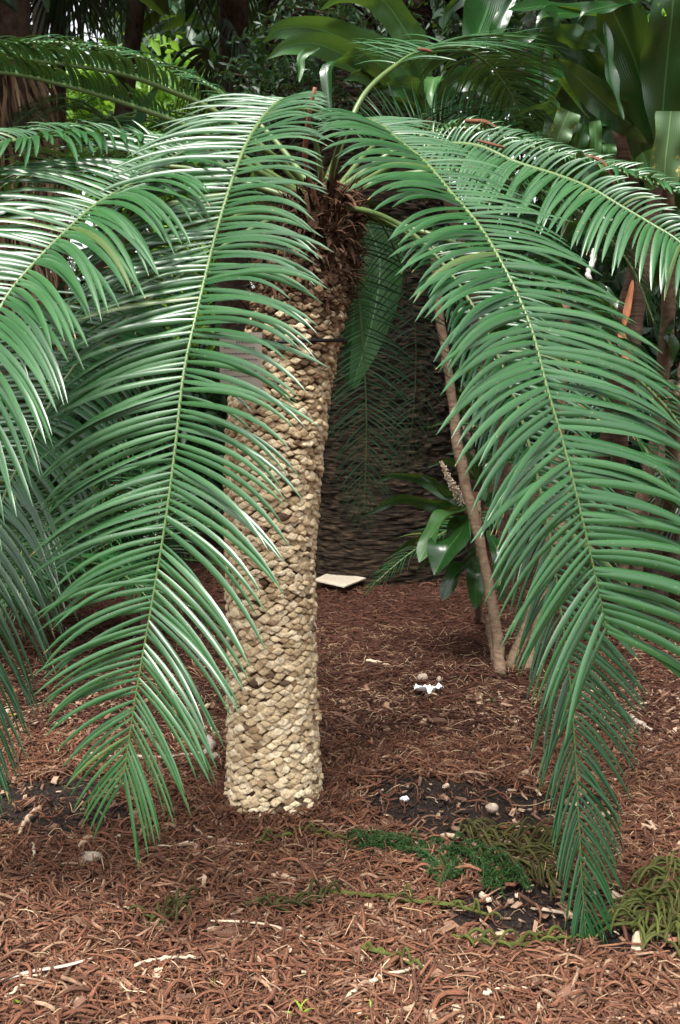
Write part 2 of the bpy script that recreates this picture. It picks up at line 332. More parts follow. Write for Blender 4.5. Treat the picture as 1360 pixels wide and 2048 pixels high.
# ------------------------------------------------------------------ ground: one sheet to the horizon
def build_ground():
    xs = np.r_[-400, -200, -100, -50, -25, -12, np.arange(-6, 6.01, 0.04), 12, 25, 50, 100, 200, 400]
    ys = np.r_[-60, -20, -5, 0, 1, np.arange(1.8, 10.01, 0.04), np.arange(10.5, 16, .5), 20, 30, 50, 100, 200, 400, 700]
    X, Y = np.meshgrid(xs, ys)
    Z = gz(X, Y) - 0.006
    near = (np.abs(X) < 6) & (Y > 1.8) & (Y < 10)
    Z = Z + near * (fbm(np.stack([X * 14, Y * 14, X * 0], -1), 3, 31) - 0.5) * 0.018
    V = np.stack([X, Y, Z], -1)[None]
    m, t, b, o = newmat('mulch_floor')
    geo = N(t, 'NewGeometry')
    n1 = N(t, 'TexNoise', Scale=60.0, Detail=8.0, Roughness=0.75); t.links.new(geo.outputs['Position'], n1.inputs['Vector'])
    n2 = N(t, 'TexNoise', Scale=2.0, Detail=4.0); t.links.new(geo.outputs['Position'], n2.inputs['Vector'])
    col = ramp(t, n1.outputs[0], [(0.35, (0.030, 0.014, 0.010)), (0.5, (0.070, 0.028, 0.018)), (0.62, (0.13, 0.055, 0.034)), (0.74, (0.26, 0.16, 0.10))])
    col = mixc(t, mathn(t, 'MULTIPLY', n2.outputs[0], 0.4), col, (0.05, 0.024, 0.016))
    # dark soil where the mulch is scraped away
    at_ = t.nodes.new('ShaderNodeAttribute'); at_.attribute_name = 'soil'
    n3 = N(t, 'TexNoise', Scale=120.0, Detail=5.0); t.links.new(geo.outputs['Position'], n3.inputs['Vector'])
    sc_ = ramp(t, n3.outputs[0], [(0.4, (0.014, 0.010, 0.009)), (0.65, (0.035, 0.025, 0.021)), (0.78, (0.11, 0.075, 0.055))])
    col = mixc(t, at_.outputs['Fac'], col, sc_)
    t.links.new(col, b.inputs['Base Color']); b.inputs['Roughness'].default_value = 0.95; b.inputs['Specular IOR Level'].default_value = 0.15
    bump(t, b, n1.outputs[0], 0.8, 0.02)
    g = MB(); g.grid(V); o = g.build('ground', m)
    att = o.data.attributes.new('soil', 'FLOAT', 'POINT'); att.data.foreach_set('value', soil(X, Y).astype(np.float32).ravel())
    tag(o, kind='structure')
build_ground()

# ------------------------------------------------------------------ litter
def litter_points(n, x0, x1, y0, y1, seed, wedge=0.34):
    r = np.random.default_rng(seed); P = []
    while sum(map(len, P)) < n:
        y = r.uniform(y0, y1, n * 2); x = r.uniform(x0, x1, n * 2)
        k = np.abs(x) < wedge * y + 0.35
        P.append(np.stack([x[k], y[k]], 1))
    return np.vstack(P)[:n], r
def twig_curves(P, r, L, seg, lift, bend=1.6, flat=0.12):
    n = len(P); th = r.uniform(0, 2 * np.pi, n); l = L * r.uniform(0.45, 1.5, n); k = r.normal(0, bend, n)
    k = np.clip(k, -3.2, 3.2)
    t = np.linspace(-0.5, 0.5, seg)
    ang = th[:, None] + k[:, None] * t[None] + 0.5 * r.normal(0, 1, n)[:, None] * np.sin(t * 6)[None]
    d = np.stack([np.cos(ang), np.sin(ang)], -1) * (l / (seg - 1))[:, None, None]
    xy = np.cumsum(d, 1); xy = xy - xy[:, seg // 2:seg // 2 + 1] + P[:, None]
    tilt = r.normal(0, flat, n)
    z = gz(xy[..., 0], xy[..., 1]) + lift[:, None] + tilt[:, None] * t[None] * l[:, None] + 0.012 * r.normal(0, 1, n)[:, None] * np.cos(t * 5)[None]
    return np.concatenate([xy, z[..., None]], -1), l
def build_litter():
    mb = MB()
    P, r = litter_points(24000, -2.6, 2.6, 2.15, 4.7, 1)
    keep = r.uniform(0, 1, len(P)) > soil(P[:, 0], P[:, 1]) * 0.96
    P = P[keep]; n = len(P)
    C, l = twig_curves(P, r, 0.13, 9, r.uniform(0.0, 0.026, n), 0.75, 0.16)
    rad = np.clip(r.lognormal(-5.88, 0.42, n), .0011, .0062)[:, None] * np.array([0.75, 1, 1, 1, 1, 1, 0.95, 0.8, 0.45])[None]
    mb.tubes(C, rad, 5)
    tag(mb.build('fallen_twig_litter', M['twig']), 'reddish brown rope-like conifer twigs covering the foreground soil', 'twig litter', kind='stuff')
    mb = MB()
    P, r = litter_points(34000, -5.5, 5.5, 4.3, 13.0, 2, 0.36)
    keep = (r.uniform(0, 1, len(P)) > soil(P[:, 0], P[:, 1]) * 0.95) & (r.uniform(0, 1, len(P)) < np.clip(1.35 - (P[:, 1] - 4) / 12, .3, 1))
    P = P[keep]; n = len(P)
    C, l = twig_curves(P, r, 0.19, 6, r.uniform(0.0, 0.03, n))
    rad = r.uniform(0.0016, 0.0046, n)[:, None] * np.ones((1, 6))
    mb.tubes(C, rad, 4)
    tag(mb.build('fallen_twig_litter', M['twig_far_shaded']), 'shade-darkened red brown twig mulch spread around the cycad and back to the big trunk', 'twig litter', kind='stuff')
    mb = MB(); r = np.random.default_rng(15); n = 1800; th = r.uniform(0, 2 * np.pi, n); q = base_c
    rr_ = 0.155 + np.abs(r.normal(0, 0.07, n)); P = np.stack([q[0] + rr_ * np.cos(th), q[1] + rr_ * np.sin(th)], 1)
    C, l = twig_curves(P, r, 0.10, 7, np.clip(0.085 - (rr_ - 0.155) * 0.5, 0.012, 1) * r.uniform(.2, 1.1, n), 1.3, 0.35)
    mb.tubes(C, np.clip(r.lognormal(-6.0, .4, n), .001, .005)[:, None] * np.ones((1, 7)), 5)
    tag(mb.build('fallen_twig_litter', M['twig']), 'brown twigs heaped against the foot of the cycad trunk', 'twig litter', kind='stuff')
    # thin straw fibres
    mb = MB()
    P, r = litter_points(2600, -3, 3, 2.15, 7.0, 3); P = P[r.uniform(0, 1, len(P)) > soil(P[:, 0], P[:, 1]) * .85]; n = len(P)
    C, l = twig_curves(P, r, 0.11, 6, r.uniform(0.012, 0.03, n), 1.0, 0.15)
    mb.tubes(C, r.uniform(0.0006, 0.0018, n)[:, None] * np.ones((1, 6)), 3)
    tag(mb.build('straw_fibre_litter', M['straw']), 'thin straw coloured fibres scattered over the twig mulch', 'fibre litter', kind='stuff')
    # needles / crumbs, short dark bits
    mb = MB()
    P, r = litter_points(16000, -2.4, 2.4, 2.15, 4.8, 4); P = P[r.uniform(0, 1, len(P)) > soil(P[:, 0], P[:, 1]) * .85]; n = len(P)
    C, l = twig_curves(P, r, 0.035, 4, r.uniform(0.004, 0.028, n), 0.8, 0.3)
    mb.tubes(C, r.uniform(0.0008, 0.0024, n)[:, None] * np.ones((1, 4)), 3)
    tag(mb.build('needle_litter', M['twig']), 'short broken brown needles and twig ends among the foreground litter', 'needle litter', kind='stuff')
    mb = MB(); P, r = litter_points(5200, -2.6, 2.6, 2.15, 5.5, 14); P = P[r.uniform(0, 1, len(P)) > soil(P[:, 0], P[:, 1]) * .7]; n = len(P)
    add_chips(mb, P, r, np.clip(r.lognormal(-4.75, 0.5, n), 0.004, 0.026), 0.022)
    tag(mb.build('bark_flake_litter', M['flake'], smooth=False), 'flat brown bark flakes and leaf fragments among the mulch', 'bark flakes', kind='stuff')
    # chips
    mb = MB()
    P, r = litter_points(5600, -2.6, 2.6, 2.15, 5.4, 5)
    pr = np.clip(0.25 - 0.25 * soil(P[:, 0], P[:, 1]) + 0.55 * (P[:, 1] < 3.3) * (P[:, 0] > -0.1) + 0.45 * fbm(np.stack([P[:, 0] * 2, P[:, 1] * 2, P[:, 0] * 0], -1), 3, 77), 0, 1)
    P = P[r.uniform(0, 1, len(P)) < pr * 0.8]; n = len(P)
    add_chips(mb, P, r, np.clip(r.lognormal(-4.75, 0.5, n), 0.004, 0.028))
    tag(mb.build('wood_chip_litter', M['chip'], smooth=False), 'small pale wood chips and grit scattered through the mulch', 'wood chips', kind='stuff')
    mb = MB(); 
    P, r = litter_points(14000, -2.4, 2.4, 2.15, 4.9, 6)
    P = P[soil(P[:, 0], P[:, 1]) > 0.25]; n = len(P)
    add_chips(mb, P, r, np.clip(r.lognormal(-5.6, 0.5, n), 0.001, 0.012), 0.0)
    tag(mb.build('soil_crumb_litter', M['soilcrumb'], smooth=False), 'black soil crumbs in the bare patches of the bed', 'soil', kind='stuff')
def add_chips(mb, P, r, size, lift=0.018):
    n = len(P)
    th = r.uniform(0, 2 * np.pi, n); a = size * r.uniform(0.8, 1.9, n); b = size * r.uniform(0.3, 0.9, n); c = size * r.uniform(0.12, 0.4, n)
    base = np.array([[-1, -1, -1], [1, -1, -1], [1, 1, -1], [-1, 1, -1], [-1, -1, 1], [1, -1, 1], [1, 1, 1], [-1, 1, 1]], float)
    V = base[None] * np.stack([a, b, c], 1)[:, None] * r.uniform(0.55, 1.15, (n, 8, 3))
    tx = r.normal(0, 0.35, n)
    z = V[..., 2] + V[..., 0] * np.tan(np.clip(tx, -.7, .7))[:, None]
    x = V[..., 0] * np.cos(th)[:, None] - V[..., 1] * np.sin(th)[:, None]; y = V[..., 0] * np.sin(th)[:, None] + V[..., 1] * np.cos(th)[:, None]
    W = np.stack([x + P[:, :1], y + P[:, 1:], z + (gz(P[:, 0], P[:, 1]) + r.uniform(0, 1, n) * lift + 0.4 * c)[:, None]], -1)
    f = np.array([[0, 3, 2, 1], [4, 5, 6, 7], [0, 1, 5, 4], [1, 2, 6, 5], [2, 3, 7, 6], [3, 0, 4, 7]])
    mb.add(W.reshape(-1, 3), (f[None] + 8 * np.arange(n)[:, None, None]).reshape(-1, 4))
build_litter()

# ------------------------------------------------------------------ fronds
def frond(root, ctrl, n=70, L=0.3, wd=0.012, s0=0.28, V=20, droop=0.5, roll=0.0, mat='frond', rr=0.011, seed=0, fwd=0.25, h=None, tilt=10, amid=72, name='frond', rmat='rachis', world=False, sides=(1, -1), abase=88, K=9, asym=(1, 1), endl=0.42, enda=20, dpow=1.0, grow=None):
    r = np.random.default_rng(seed)
    P3 = np.array(ctrl, float) if world else np.array([at(*c) for c in ctrl])
    m = 90; P = catmull(P3, m)
    T = nrm(np.gradient(P, axis=0))
    if h is None:
        h = P[-1] - P[0]
    h = np.array(h, float); h[2] = 0; h = nrm(h)
    side = np.cross(h, [0, 0, 1.0]); S = nrm(side[None] - T * (T @ side)[:, None]); Nn = np.cross(S, T)
    rl = np.radians(roll if np.ndim(roll) else [roll, roll]); ra = np.linspace(rl[0], rl[1], m)[:, None]
    S, Nn = S * np.cos(ra) + Nn * np.sin(ra), Nn * np.cos(ra) - S * np.sin(ra)
    mb = MB()
    u = np.linspace(0, 1, m); rad = rr * (1 - 0.78 * u) * (1 + 0.9 * np.exp(-u / 0.03))
    mb.tubes(P[None], rad[None], 8)
    fo = mb.build(name, M[rmat], root)
    # leaflets
    s = s0 + (1 - s0) * ((np.arange(n) + 0.5) / n)
    lb = MB()
    for sg, asy in zip(sides, asym):
        ss = np.clip(s + r.normal(0, 0.12 / n, n) + (0.25 / n if sg > 0 else 0), 0, 0.999)
        f = ss * (m - 1); i = np.floor(f).astype(int); i = np.clip(i, 0, m - 2); fr = (f - i)[:, None]
        def samp(A): return A[i] * (1 - fr) + A[i + 1] * fr
        p, t_, s_, n_ = samp(P), nrm(samp(T)), nrm(samp(S)), nrm(samp(Nn))
        uu = (ss - s0) / (1 - s0)
        ln = L * asy * np.interp(uu, [0, 0.06, 0.2, 0.6, 0.85, 1], [0.42, 0.68, 1, 1, 0.72 + 0.6 * (endl - .42), endl]) * (1 + r.normal(0, 0.05, n))
        if grow and sg in grow: ln = ln * np.interp(uu, np.linspace(0, 1, len(grow[sg])), grow[sg])
        brk = r.uniform(0, 1, n) < 0.025; ln = np.where(brk, ln * r.uniform(0.4, 0.7, n), ln)
        a = np.radians(np.interp(uu, [0, 0.15, 0.6, 0.9, 1], [abase, amid + 6, amid - 4, amid - 24 + .8 * (enda - 20), enda]) + r.normal(0, 3.0, n))
        v = np.radians(V + r.normal(0, 4, n))
        d0 = np.sin(a)[:, None] * (np.cos(v)[:, None] * s_ * sg + np.sin(v)[:, None] * n_) + np.cos(a)[:, None] * t_
        tt = np.linspace(0, 1, K)
        dr = droop * (1 + r.normal(0, 0.26, n))
        D = d0[:, None] + (tt ** dpow)[None, :, None] * (dr[:, None, None] * np.array([0, 0, -1.0]) + fwd * t_[:, None]) 
        D = nrm(D)
        C = np.concatenate([np.zeros((n, 1, 3)), np.cumsum(D[:, :-1] * (ln / (K - 1))[:, None, None], 1)], 1) + p[:, None] + n_[:, None] * (0.5 * np.interp(ss, u, rad))[:, None, None]
        tl = np.radians((np.interp(uu, [0, .45, 1], [tilt[0], (tilt[0] + tilt[1]) / 2 - 4, tilt[1]]) if np.ndim(tilt) else tilt) + r.normal(0, 13, n))[:, None]
        nl = n_ * np.cos(tl) + t_ * np.sin(tl)
        B = nrm(np.cross(D, nl[:, None])); NN = np.cross(B, D)
        wp = np.interp(tt, [0, 0.08, 0.3, 0.55, 0.8, 0.93, 1], [0.5, 0.85, 1, 0.93, 0.66, 0.36, 0.04])
        keep = r.uniform(0, 1, n) > 0.018; C, B, NN, ln = C[keep], B[keep], NN[keep], ln[keep]
        lb.blades(C, B, NN, wd * wp[None] * np.clip(ln / L, 0.55, 1.1)[:, None], 0.155, 5 if K > 8 else 3)
    lb.build('leaflets', M[mat], fo)
    return fo

CROWN = at(650, 405, 3.9)
def build_cycad():
    # trunk axis from the base up to the crown
    ax = np.array([[548, 1650], [546, 1500], [544, 1300], [540, 1100], [546, 950], [557, 800], [575, 700], [604, 600], [628, 490], [648, 400], [652, 370]], float)
    rp = np.array([102, 92, 88, 89, 94, 99, 97, 92, 84, 60, 30], float)
    Y = base_c[1] + 0.0
    A = np.array([at(x, y, Y) for x, y in ax]); Rm = rp * Y / F
    zz = A[:, 2]
    root = thing('cycad', (A[0, 0], Y, float(gz(A[0, 0], Y))), 'tall cycad with pale scaly trunk and long arching glossy green fronds', 'cycad')
    cx = lambda z: np.interp(z, zz, A[:, 0]); cr = lambda z: np.interp(z, zz, Rm)
    # core
    mb = MB(); zs = np.linspace(zz[0], zz[-1], 120); a = np.arange(40) * 2 * np.pi / 40
    V = np.stack([cx(zs)[:, None] + cr(zs)[:, None] * 0.95 * np.cos(a), Y + cr(zs)[:, None] * 0.95 * np.sin(a), zs[:, None] + 0 * a], -1)
    mb.grid(V[None], None, True)
    mb_core = mb
    # leaf-base scales in a golden-angle spiral
    r = np.random.default_rng(5)
    ztop = at(620, 510, Y)[2]; zmid = at(590, 670, Y)[2]
    items = []; z = zz[0] + 0.01; i = 0
    while z < ztop:
        R_ = cr(z)
        band = 0.75 + 0.55 * vnoise(np.array([[z * 6.5, 3.1, 0]]), 4)[0]
        area = 0.00060 * band * (0.8 if z > zmid else 1.0)
        items.append((z, i * 2.39996, area)); z += area / (2 * np.pi * R_); i += 1
    Z = np.array([q[0] for q in items]); TH = np.array([q[1] for q in items]); AR = np.array([q[2] for q in items])
    n = len(Z); Z = Z + r.normal(0, 0.0036, n); TH = TH + r.normal(0, 0.028, n)
    ka = 12; al = np.arange(ka) * 2 * np.pi / ka
    rho = 1 / (np.abs(np.cos(al)) ** 1.15 + np.abs(np.sin(al)) ** 1.15) ** (1 / 1.15)
    rings = [(0.99, -0.5), (0.97, 0.2), (0.90, 0.74), (0.55, 1.0), (0.08, 0.93)]
    hw = np.sqrt(AR * 0.5 * 1.7) * np.clip(r.normal(1.0, 0.12, n), .55, 1.4); hh = np.sqrt(AR * 0.5 / 1.7) * np.clip(r.normal(1.0, 0.14, n), .5, 1.4)
    ht = np.sqrt(AR) * 0.38 * r.uniform(0.35, 1.6, n); skew = r.uniform(-0.1, 0.75, n)
    bigk = np.where(r.uniform(0, 1, n) < .06, r.uniform(1.15, 1.35, n), 1); hw *= bigk; hh *= bigk; ht *= bigk
    up = np.clip((Z - zmid) / 0.25, 0, 1)
    hw *= 1 - 0.25 * up * r.uniform(0, 1, n); ht *= 1 + 0.9 * up * r.uniform(0.2, 1.3, n)
    e = np.stack([-np.sin(TH), np.cos(TH), 0 * TH], 1); no = np.stack([np.cos(TH), np.sin(TH), 0 * TH], 1); uz = np.array([0, 0, 1.0])
    rot = r.normal(0, 0.15, n) + r.normal(0, 0.5, n) * up
    e2 = e * np.cos(rot)[:, None] + uz * np.sin(rot)[:, None]; u2 = -e * np.sin(rot)[:, None] + uz * np.cos(rot)[:, None]
    c0 = np.stack([cx(Z), np.full(n, Y), Z], 1) + no * (cr(Z) * 0.97)[:, None]
    VV = []
    for (q, hgt) in rings:
        jit = r.uniform(0.86, 1.14, (n, ka)) if q > 0.3 else 1
        xx = (q * rho * np.cos(al))[None] * hw[:, None] * jit; yy = (q * rho * np.sin(al))[None] * hh[:, None] * jit
        hz = hgt * ht[:, None] * (1 + skew[:, None] * (-yy / hh[:, None]) * (0.8 if hgt > 0.3 else 0))
        hz = hz - (1 - np.cos(xx / cr(Z)[:, None])) * cr(Z)[:, None]
        VV.append(c0[:, None] + e2[:, None] * xx[..., None] + u2[:, None] * yy[..., None] + no[:, None] * hz[..., None])
    G = np.stack(VV, 1)
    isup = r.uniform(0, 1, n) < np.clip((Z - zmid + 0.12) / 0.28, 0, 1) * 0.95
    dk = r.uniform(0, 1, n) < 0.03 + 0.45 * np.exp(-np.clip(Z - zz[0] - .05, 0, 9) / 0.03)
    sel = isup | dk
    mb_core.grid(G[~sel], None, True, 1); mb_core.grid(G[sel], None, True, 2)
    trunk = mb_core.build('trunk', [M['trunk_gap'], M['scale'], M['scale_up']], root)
    # dry cataphylls, curled, below the crown
    mb = MB(); n = 820; K = 7
    zc = r.uniform(at(0, 720, Y)[2], at(0, 385, Y)[2], n); zc = np.where(r.uniform(0, 1, n) < 0.78, r.uniform(at(0, 560, Y)[2], at(0, 385, Y)[2], n), zc)
    th = r.uniform(0, 2 * np.pi, n)
    no = np.stack([np.cos(th), np.sin(th), 0 * th], 1); e = np.stack([-np.sin(th), np.cos(th), 0 * th], 1)
    c = np.stack([cx(zc), np.full(n, Y), zc], 1) + no * (cr(zc) * 0.93)[:, None]
    ln = r.uniform(0.03, 0.10, n); tt = np.linspace(0, 1, K)
    upk = r.uniform(-0.4, 1.2, n); curl = r.normal(0.0, 1.5, n)
    D = nrm(no[:, None] * 0.8 + uz * (upk[:, None] + curl[:, None] * tt[None] - 0.6 * tt[None])[..., None] + e[:, None] * (r.normal(0, 0.8, n)[:, None] * tt[None])[..., None])
    C = c[:, None] + np.concatenate([np.zeros((n, 1, 3)), np.cumsum(D[:, :-1] * (ln / (K - 1))[:, None, None], 1)], 1)
    B = nrm(np.cross(D, no[:, None] * 0.3 + uz)); NN = np.cross(B, D)
    mb.blades(C, B, NN, r.uniform(0.006, 0.024, n)[:, None] * np.interp(tt, [0, .4, 1], [1, .85, .1])[None], 0.3)
    # woolly fibres
    n = 1500; zc = r.uniform(at(0, 620, Y)[2], at(0, 380, Y)[2], n); th = r.uniform(0, 2 * np.pi, n)
    no = np.stack([np.cos(th), np.sin(th), 0 * th], 1)
    c = np.stack([cx(zc), np.full(n, Y), zc], 1) + no * (cr(zc) * 0.98)[:, None]
    D = nrm(no[:, None] + r.normal(0, 0.7, (n, 1, 3)) + np.cumsum(r.normal(0, 0.45, (n, 6, 3)), 1))
    C = c[:, None] + np.cumsum(D * r.uniform(0.005, 0.013, n)[:, None, None], 1)
    mb.tubes(C, np.full((n, 6), 0.0012), 3)
    mb.build('dry_leaf_bases', M['fibre'], root)
    C0 = (655, 405, 3.9)
    # front pair
    frond(root, [(650, 410, 3.9), (630, 280, 3.75), (590, 205, 3.55), (545, 215, 3.38), (490, 295, 3.18), (440, 440, 3.0), (395, 620, 2.82), (367, 750, 2.74), (350, 900, 2.68), (330, 1050, 2.64), (300, 1230, 2.62), (272, 1390, 2.62), (247, 1560, 2.64)], 132, 0.42, 0.0160, 0.15, 10, 0.62, 0, 'frond', 0.009, 1, 0.20, tilt=(42, -8), amid=79, dpow=1.7, endl=.5, enda=26, grow={-1: (.5, .72, .95, 1.05, 1.08), 1: (.9, 1, 1, 1)})
    frond(root, [(655, 405, 3.9), (672, 310, 3.65), (705, 245, 3.4), (760, 253, 3.22), (800, 285, 3.07), (850, 325, 2.93), (905, 390, 2.8), (960, 455, 2.7), (1010, 540, 2.6), (1060, 650, 2.52), (1095, 780, 2.46), (1130, 900, 2.43), (1160, 1020, 2.41), (1190, 1150, 2.41), (1215, 1270, 2.43)], 116, 0.38, 0.0185, 0.17, 10, 0.62, 0, 'frond', 0.010, 2, 0.25, tilt=(40, -6), amid=77, dpow=1.7, endl=.85, enda=46, grow={-1: (.5, .52, .72, 1.08, 1.3), 1: (.5, .8, .9, .9)})
    # left side
    frond(root, [(640, 405, 3.9), (560, 320, 3.75), (450, 275, 3.55), (350, 315, 3.35), (270, 365, 3.2), (191, 411, 3.07), (129, 466, 2.97), (74, 521, 2.9), (26, 576, 2.84), (-5, 630, 2.8), (-55, 760, 2.74), (-95, 920, 2.72), (-125, 1100, 2.72), (-145, 1300, 2.74)], 112, 0.42, 0.019, 0.25, 18, 0.7, 20, 'frond', 0.010, 3, 0.28, tilt=(14, 4), dpow=1.1)
    frond(root, [(640, 420, 3.9), (520, 450, 3.78), (380, 540, 3.62), (300, 600, 3.52), (235, 655, 3.42), (165, 715, 3.32), (107, 797, 3.22), (62, 889, 3.14), (12, 985, 3.1), (-22, 1100, 3.08), (-50, 1260, 3.08), (-65, 1450, 3.1), (-70, 1600, 3.12)], 122, 0.42, 0.0165, 0.2, 12, 0.5, 0, 'frond_old_shaded', 0.010, 4, 0.3, tilt=(30, -5), h=(-.35, -1, 0), dpow=1.3)
    frond(root, [(630, 395, 3.95), (520, 290, 3.9), (425, 220, 3.85), (330, 178, 3.75), (250, 150, 3.65), (150, 132, 3.55), (0, 116, 3.4), (-150, 120, 3.2), (-300, 180, 3.1)], 74, 0.17, 0.018, 0.30, 46, 0.9, 0, 'frond', 0.013, 5, 0.5, amid=55, abase=70, asym=(1, .8))
    frond(root, [(630, 405, 3.9), (480, 310, 3.8), (380, 255, 3.7), (250, 207, 3.6), (125, 170, 3.45), (0, 145, 3.3), (-150, 150, 3.15), (-280, 220, 3.0)], 70, 0.15, 0.018, 0.34, 45, 0.8, 0, 'frond_old_shaded', 0.013, 6, 0.5, amid=55, abase=70, asym=(1, .8))
    frond(root, [(640, 395, 4.0), (540, 270, 4.2), (460, 202, 4.3), (420, 172, 4.35), (330, 130, 4.4), (200, 95, 4.4), (60, 85, 4.35), (-80, 110, 4.3), (-200, 180, 4.3)], 74, 0.27, 0.014, 0.24, 8, 0.9, 10, 'frond', 0.012, 7, 0.4)
    frond(root, [(630, 405, 3.85), (450, 310, 3.7), (345, 287, 3.6), (250, 278, 3.5), (150, 270, 3.35), (60, 278, 3.2), (-40, 300, 3.1), (-150, 380, 3.0), (-220, 480, 2.95)], 68, 0.235, 0.019, 0.28, 26, 0.9, 26, 'frond', 0.012, 8, 0.35, amid=66, abase=75, asym=(.5, 1))
    frond(root, [(630, 412, 3.9), (420, 345, 3.95), (285, 330, 4.0), (180, 325, 4.0), (60, 345, 4.0), (-60, 420, 4.0), (-150, 520, 4.0)], 55, 0.28, 0.013, 0.35, 15, 0.8, 0, 'frond_old_shaded', 0.012, 9)
    frond(root, [(630, 430, 4.0), (480, 430, 4.2), (330, 520, 4.3), (200, 640, 4.35), (90, 800, 4.35), (10, 980, 4.35)], 70, 0.34, 0.013, 0.2, 15, 0.6, 0, 'frond_old_shaded', 0.010, 10)
    frond(root, [(630, 420, 4.1), (500, 400, 4.5), (380, 480, 4.7), (290, 620, 4.75), (230, 800, 4.75), (200, 930, 4.75)], 66, 0.34, 0.012, 0.2, 15, 0.6, 0, 'frond_old_shaded', 0.010, 11)
    # right side
    frond(root, [(645, 390, 3.95), (690, 270, 3.95), (730, 187, 4.0), (790, 132, 4.15), (850, 100, 4.35), (920, 98, 4.6), (975, 128, 4.8), (1015, 178, 4.92), (1045, 235, 5.0)], 80, 0.38, 0.0165, 0.36, 14, 0.6, -4, 'frond', 0.012, 12, 0.3, h=(.45, 1, 0))
    frond(root, [(660, 395, 4.0), (760, 320, 4.1), (850, 270, 4.1), (950, 258, 4.05), (1030, 285, 4.0), (1130, 312, 3.9), (1205, 332, 3.8), (1280, 356, 3.7), (1360, 388, 3.6), (1450, 440, 3.5), (1530, 520, 3.45)], 84, 0.18, 0.017, 0.22, 34, 0.8, -26, 'frond', 0.012, 13, 0.3, amid=68, asym=(1, .5))
    frond(root, [(660, 405, 3.9), (760, 345, 3.8), (860, 295, 3.7), (950, 292, 3.6), (1030, 325, 3.5), (1110, 350, 3.4), (1180, 377, 3.3), (1245, 415, 3.22), (1305, 450, 3.15), (1360, 485, 3.1), (1440, 560, 3.0), (1500, 660, 2.95)], 80, 0.27, 0.0195, 0.22, 22, 0.7, -48, 'frond', 0.012, 14, 0.25, amid=76, asym=(1, .4))
    frond(root, [(660, 395, 4.0), (750, 290, 4.3), (830, 255, 4.5), (920, 250, 4.6), (1000, 262, 4.7), (1060, 300, 4.75), (1100, 350, 4.8)], 60, 0.26, 0.008, 0.25, 40, 0.5, -20, 'frond_old_shaded', 0.011, 15)
    frond(root, [(660, 405, 4.0), (680, 392, 4.4), (700, 440, 4.7), (715, 560, 4.8), (727, 700, 4.85), (733, 850, 4.85), (728, 1030, 4.85)], 70, 0.27, 0.0085, 0.22, 8, 0.35, 0, 'frond_shaded', 0.008, 16, h=(0.1, 1, 0), rmat='rachis_shaded')
    frond(root, [(670, 405, 4.0), (740, 420, 4.4), (790, 500, 4.7), (820, 590, 4.85), (832, 700, 4.9), (826, 830, 4.9), (812, 940, 4.9)], 42, 0.22, 0.006, 0.3, 8, 0.5, 45, 'frond_shaded', 0.005, 17, h=(0.5, 1, 0), rmat='rachis_shaded')
    frond(root, [(655, 410, 3.85), (760, 430, 3.6), (850, 490, 3.4), (950, 620, 3.22), (1030, 800, 3.1), (1085, 1000, 3.02), (1115, 1180, 2.97), (1137, 1340, 2.93), (1150, 1500, 2.9), (1160, 1700, 2.86), (1172, 1885, 2.84)], 104, 0.29, 0.0135, 0.2, 24, 0.5, -16, 'frond_old_shaded', 0.009, 18, 0.5, amid=60)
    frond(root, [(660, 410, 3.9), (800, 450, 3.72), (950, 500, 3.65), (1080, 560, 3.6), (1183, 635, 3.55), (1246, 731, 3.5), (1301, 782, 3.48), (1353, 841, 3.45), (1430, 960, 3.4), (1480, 1100, 3.4)], 66, 0.27, 0.012, 0.2, 25, 0.6, 0, 'frond_old_shaded', 0.012, 19)
    frond(root, [(660, 415, 3.9), (740, 425, 3.75), (830, 475, 3.6), (960, 560, 3.5), (1100, 690, 3.4), (1209, 801, 3.35), (1275, 878, 3.32), (1319, 944, 3.3), (1349, 990, 3.3), (1400, 1090, 3.28), (1440, 1200, 3.28)], 72, 0.27, 0.012, 0.22, 20, 0.6, 0, 'frond_old_shaded', 0.012, 20)
    frond(root, [(660, 400, 3.95), (800, 350, 4.0), (950, 345, 4.0), (1080, 380, 3.95), (1180, 440, 3.9), (1260, 530, 3.85), (1310, 650, 3.8)], 66, 0.27, 0.011, 0.25, 10, 0.9, 0, 'frond_old_shaded', 0.012, 21)
    # loose fallen conifer twigs caught in the crown are built later as things of their own
    return root, cx, cr, Y
cycad, TCX, TCR, TY = build_cycad()

# strap and tag on the trunk
def build_label():
    z = at(0, 690, TY)[2]; a = np.linspace(0, 2 * np.pi, 41)
    x, rr_ = TCX(z), TCR(z) + 0.030
    P = np.stack([x + rr_ * np.cos(a), TY + rr_ * np.sin(a), z + 0.012 * np.cos(a)], 1)
    mb = MB(); mb.tubes(P[None], np.full((1, 41), 0.007), 6, cap=False)
    st = mb.build('tie_strap', M['strap'], loc=P[20]); tag(st, 'black strap tied around the upper cycad trunk', 'strap')
    c = at(482, 722, TY - 0.22)
    root = thing('plant_sign', c, 'grey tan plant sign hanging beside the cycad trunk behind the left frond', 'sign')
    w_, h_ = 84 * (TY - .22) / F, 112 * (TY - .22) / F
    mb = MB(); mb.box(c, (w_, 0.006, h_)); mb.build('plate', M['plate'], root, smooth=False)
    r = random.Random(4); mb = MB()
    for k in range(7):
        zz = c[2] + h_ * (0.33 - 0.1 * k); xx = c[0] - w_ * 0.4 + (0.3 * w_ if k == 0 else 0)
        while xx < c[0] + w_ * (0.34 if k else 0.30):
            l = r.uniform(0.003, 0.010); mb.box((xx + l / 2, c[1] - 0.0042, zz), (l, 0.001, 0.0035 if k else 0.007)); xx += l + 0.003
    mb.build('faded_lettering', M['ink'], root, smooth=False)
build_label()

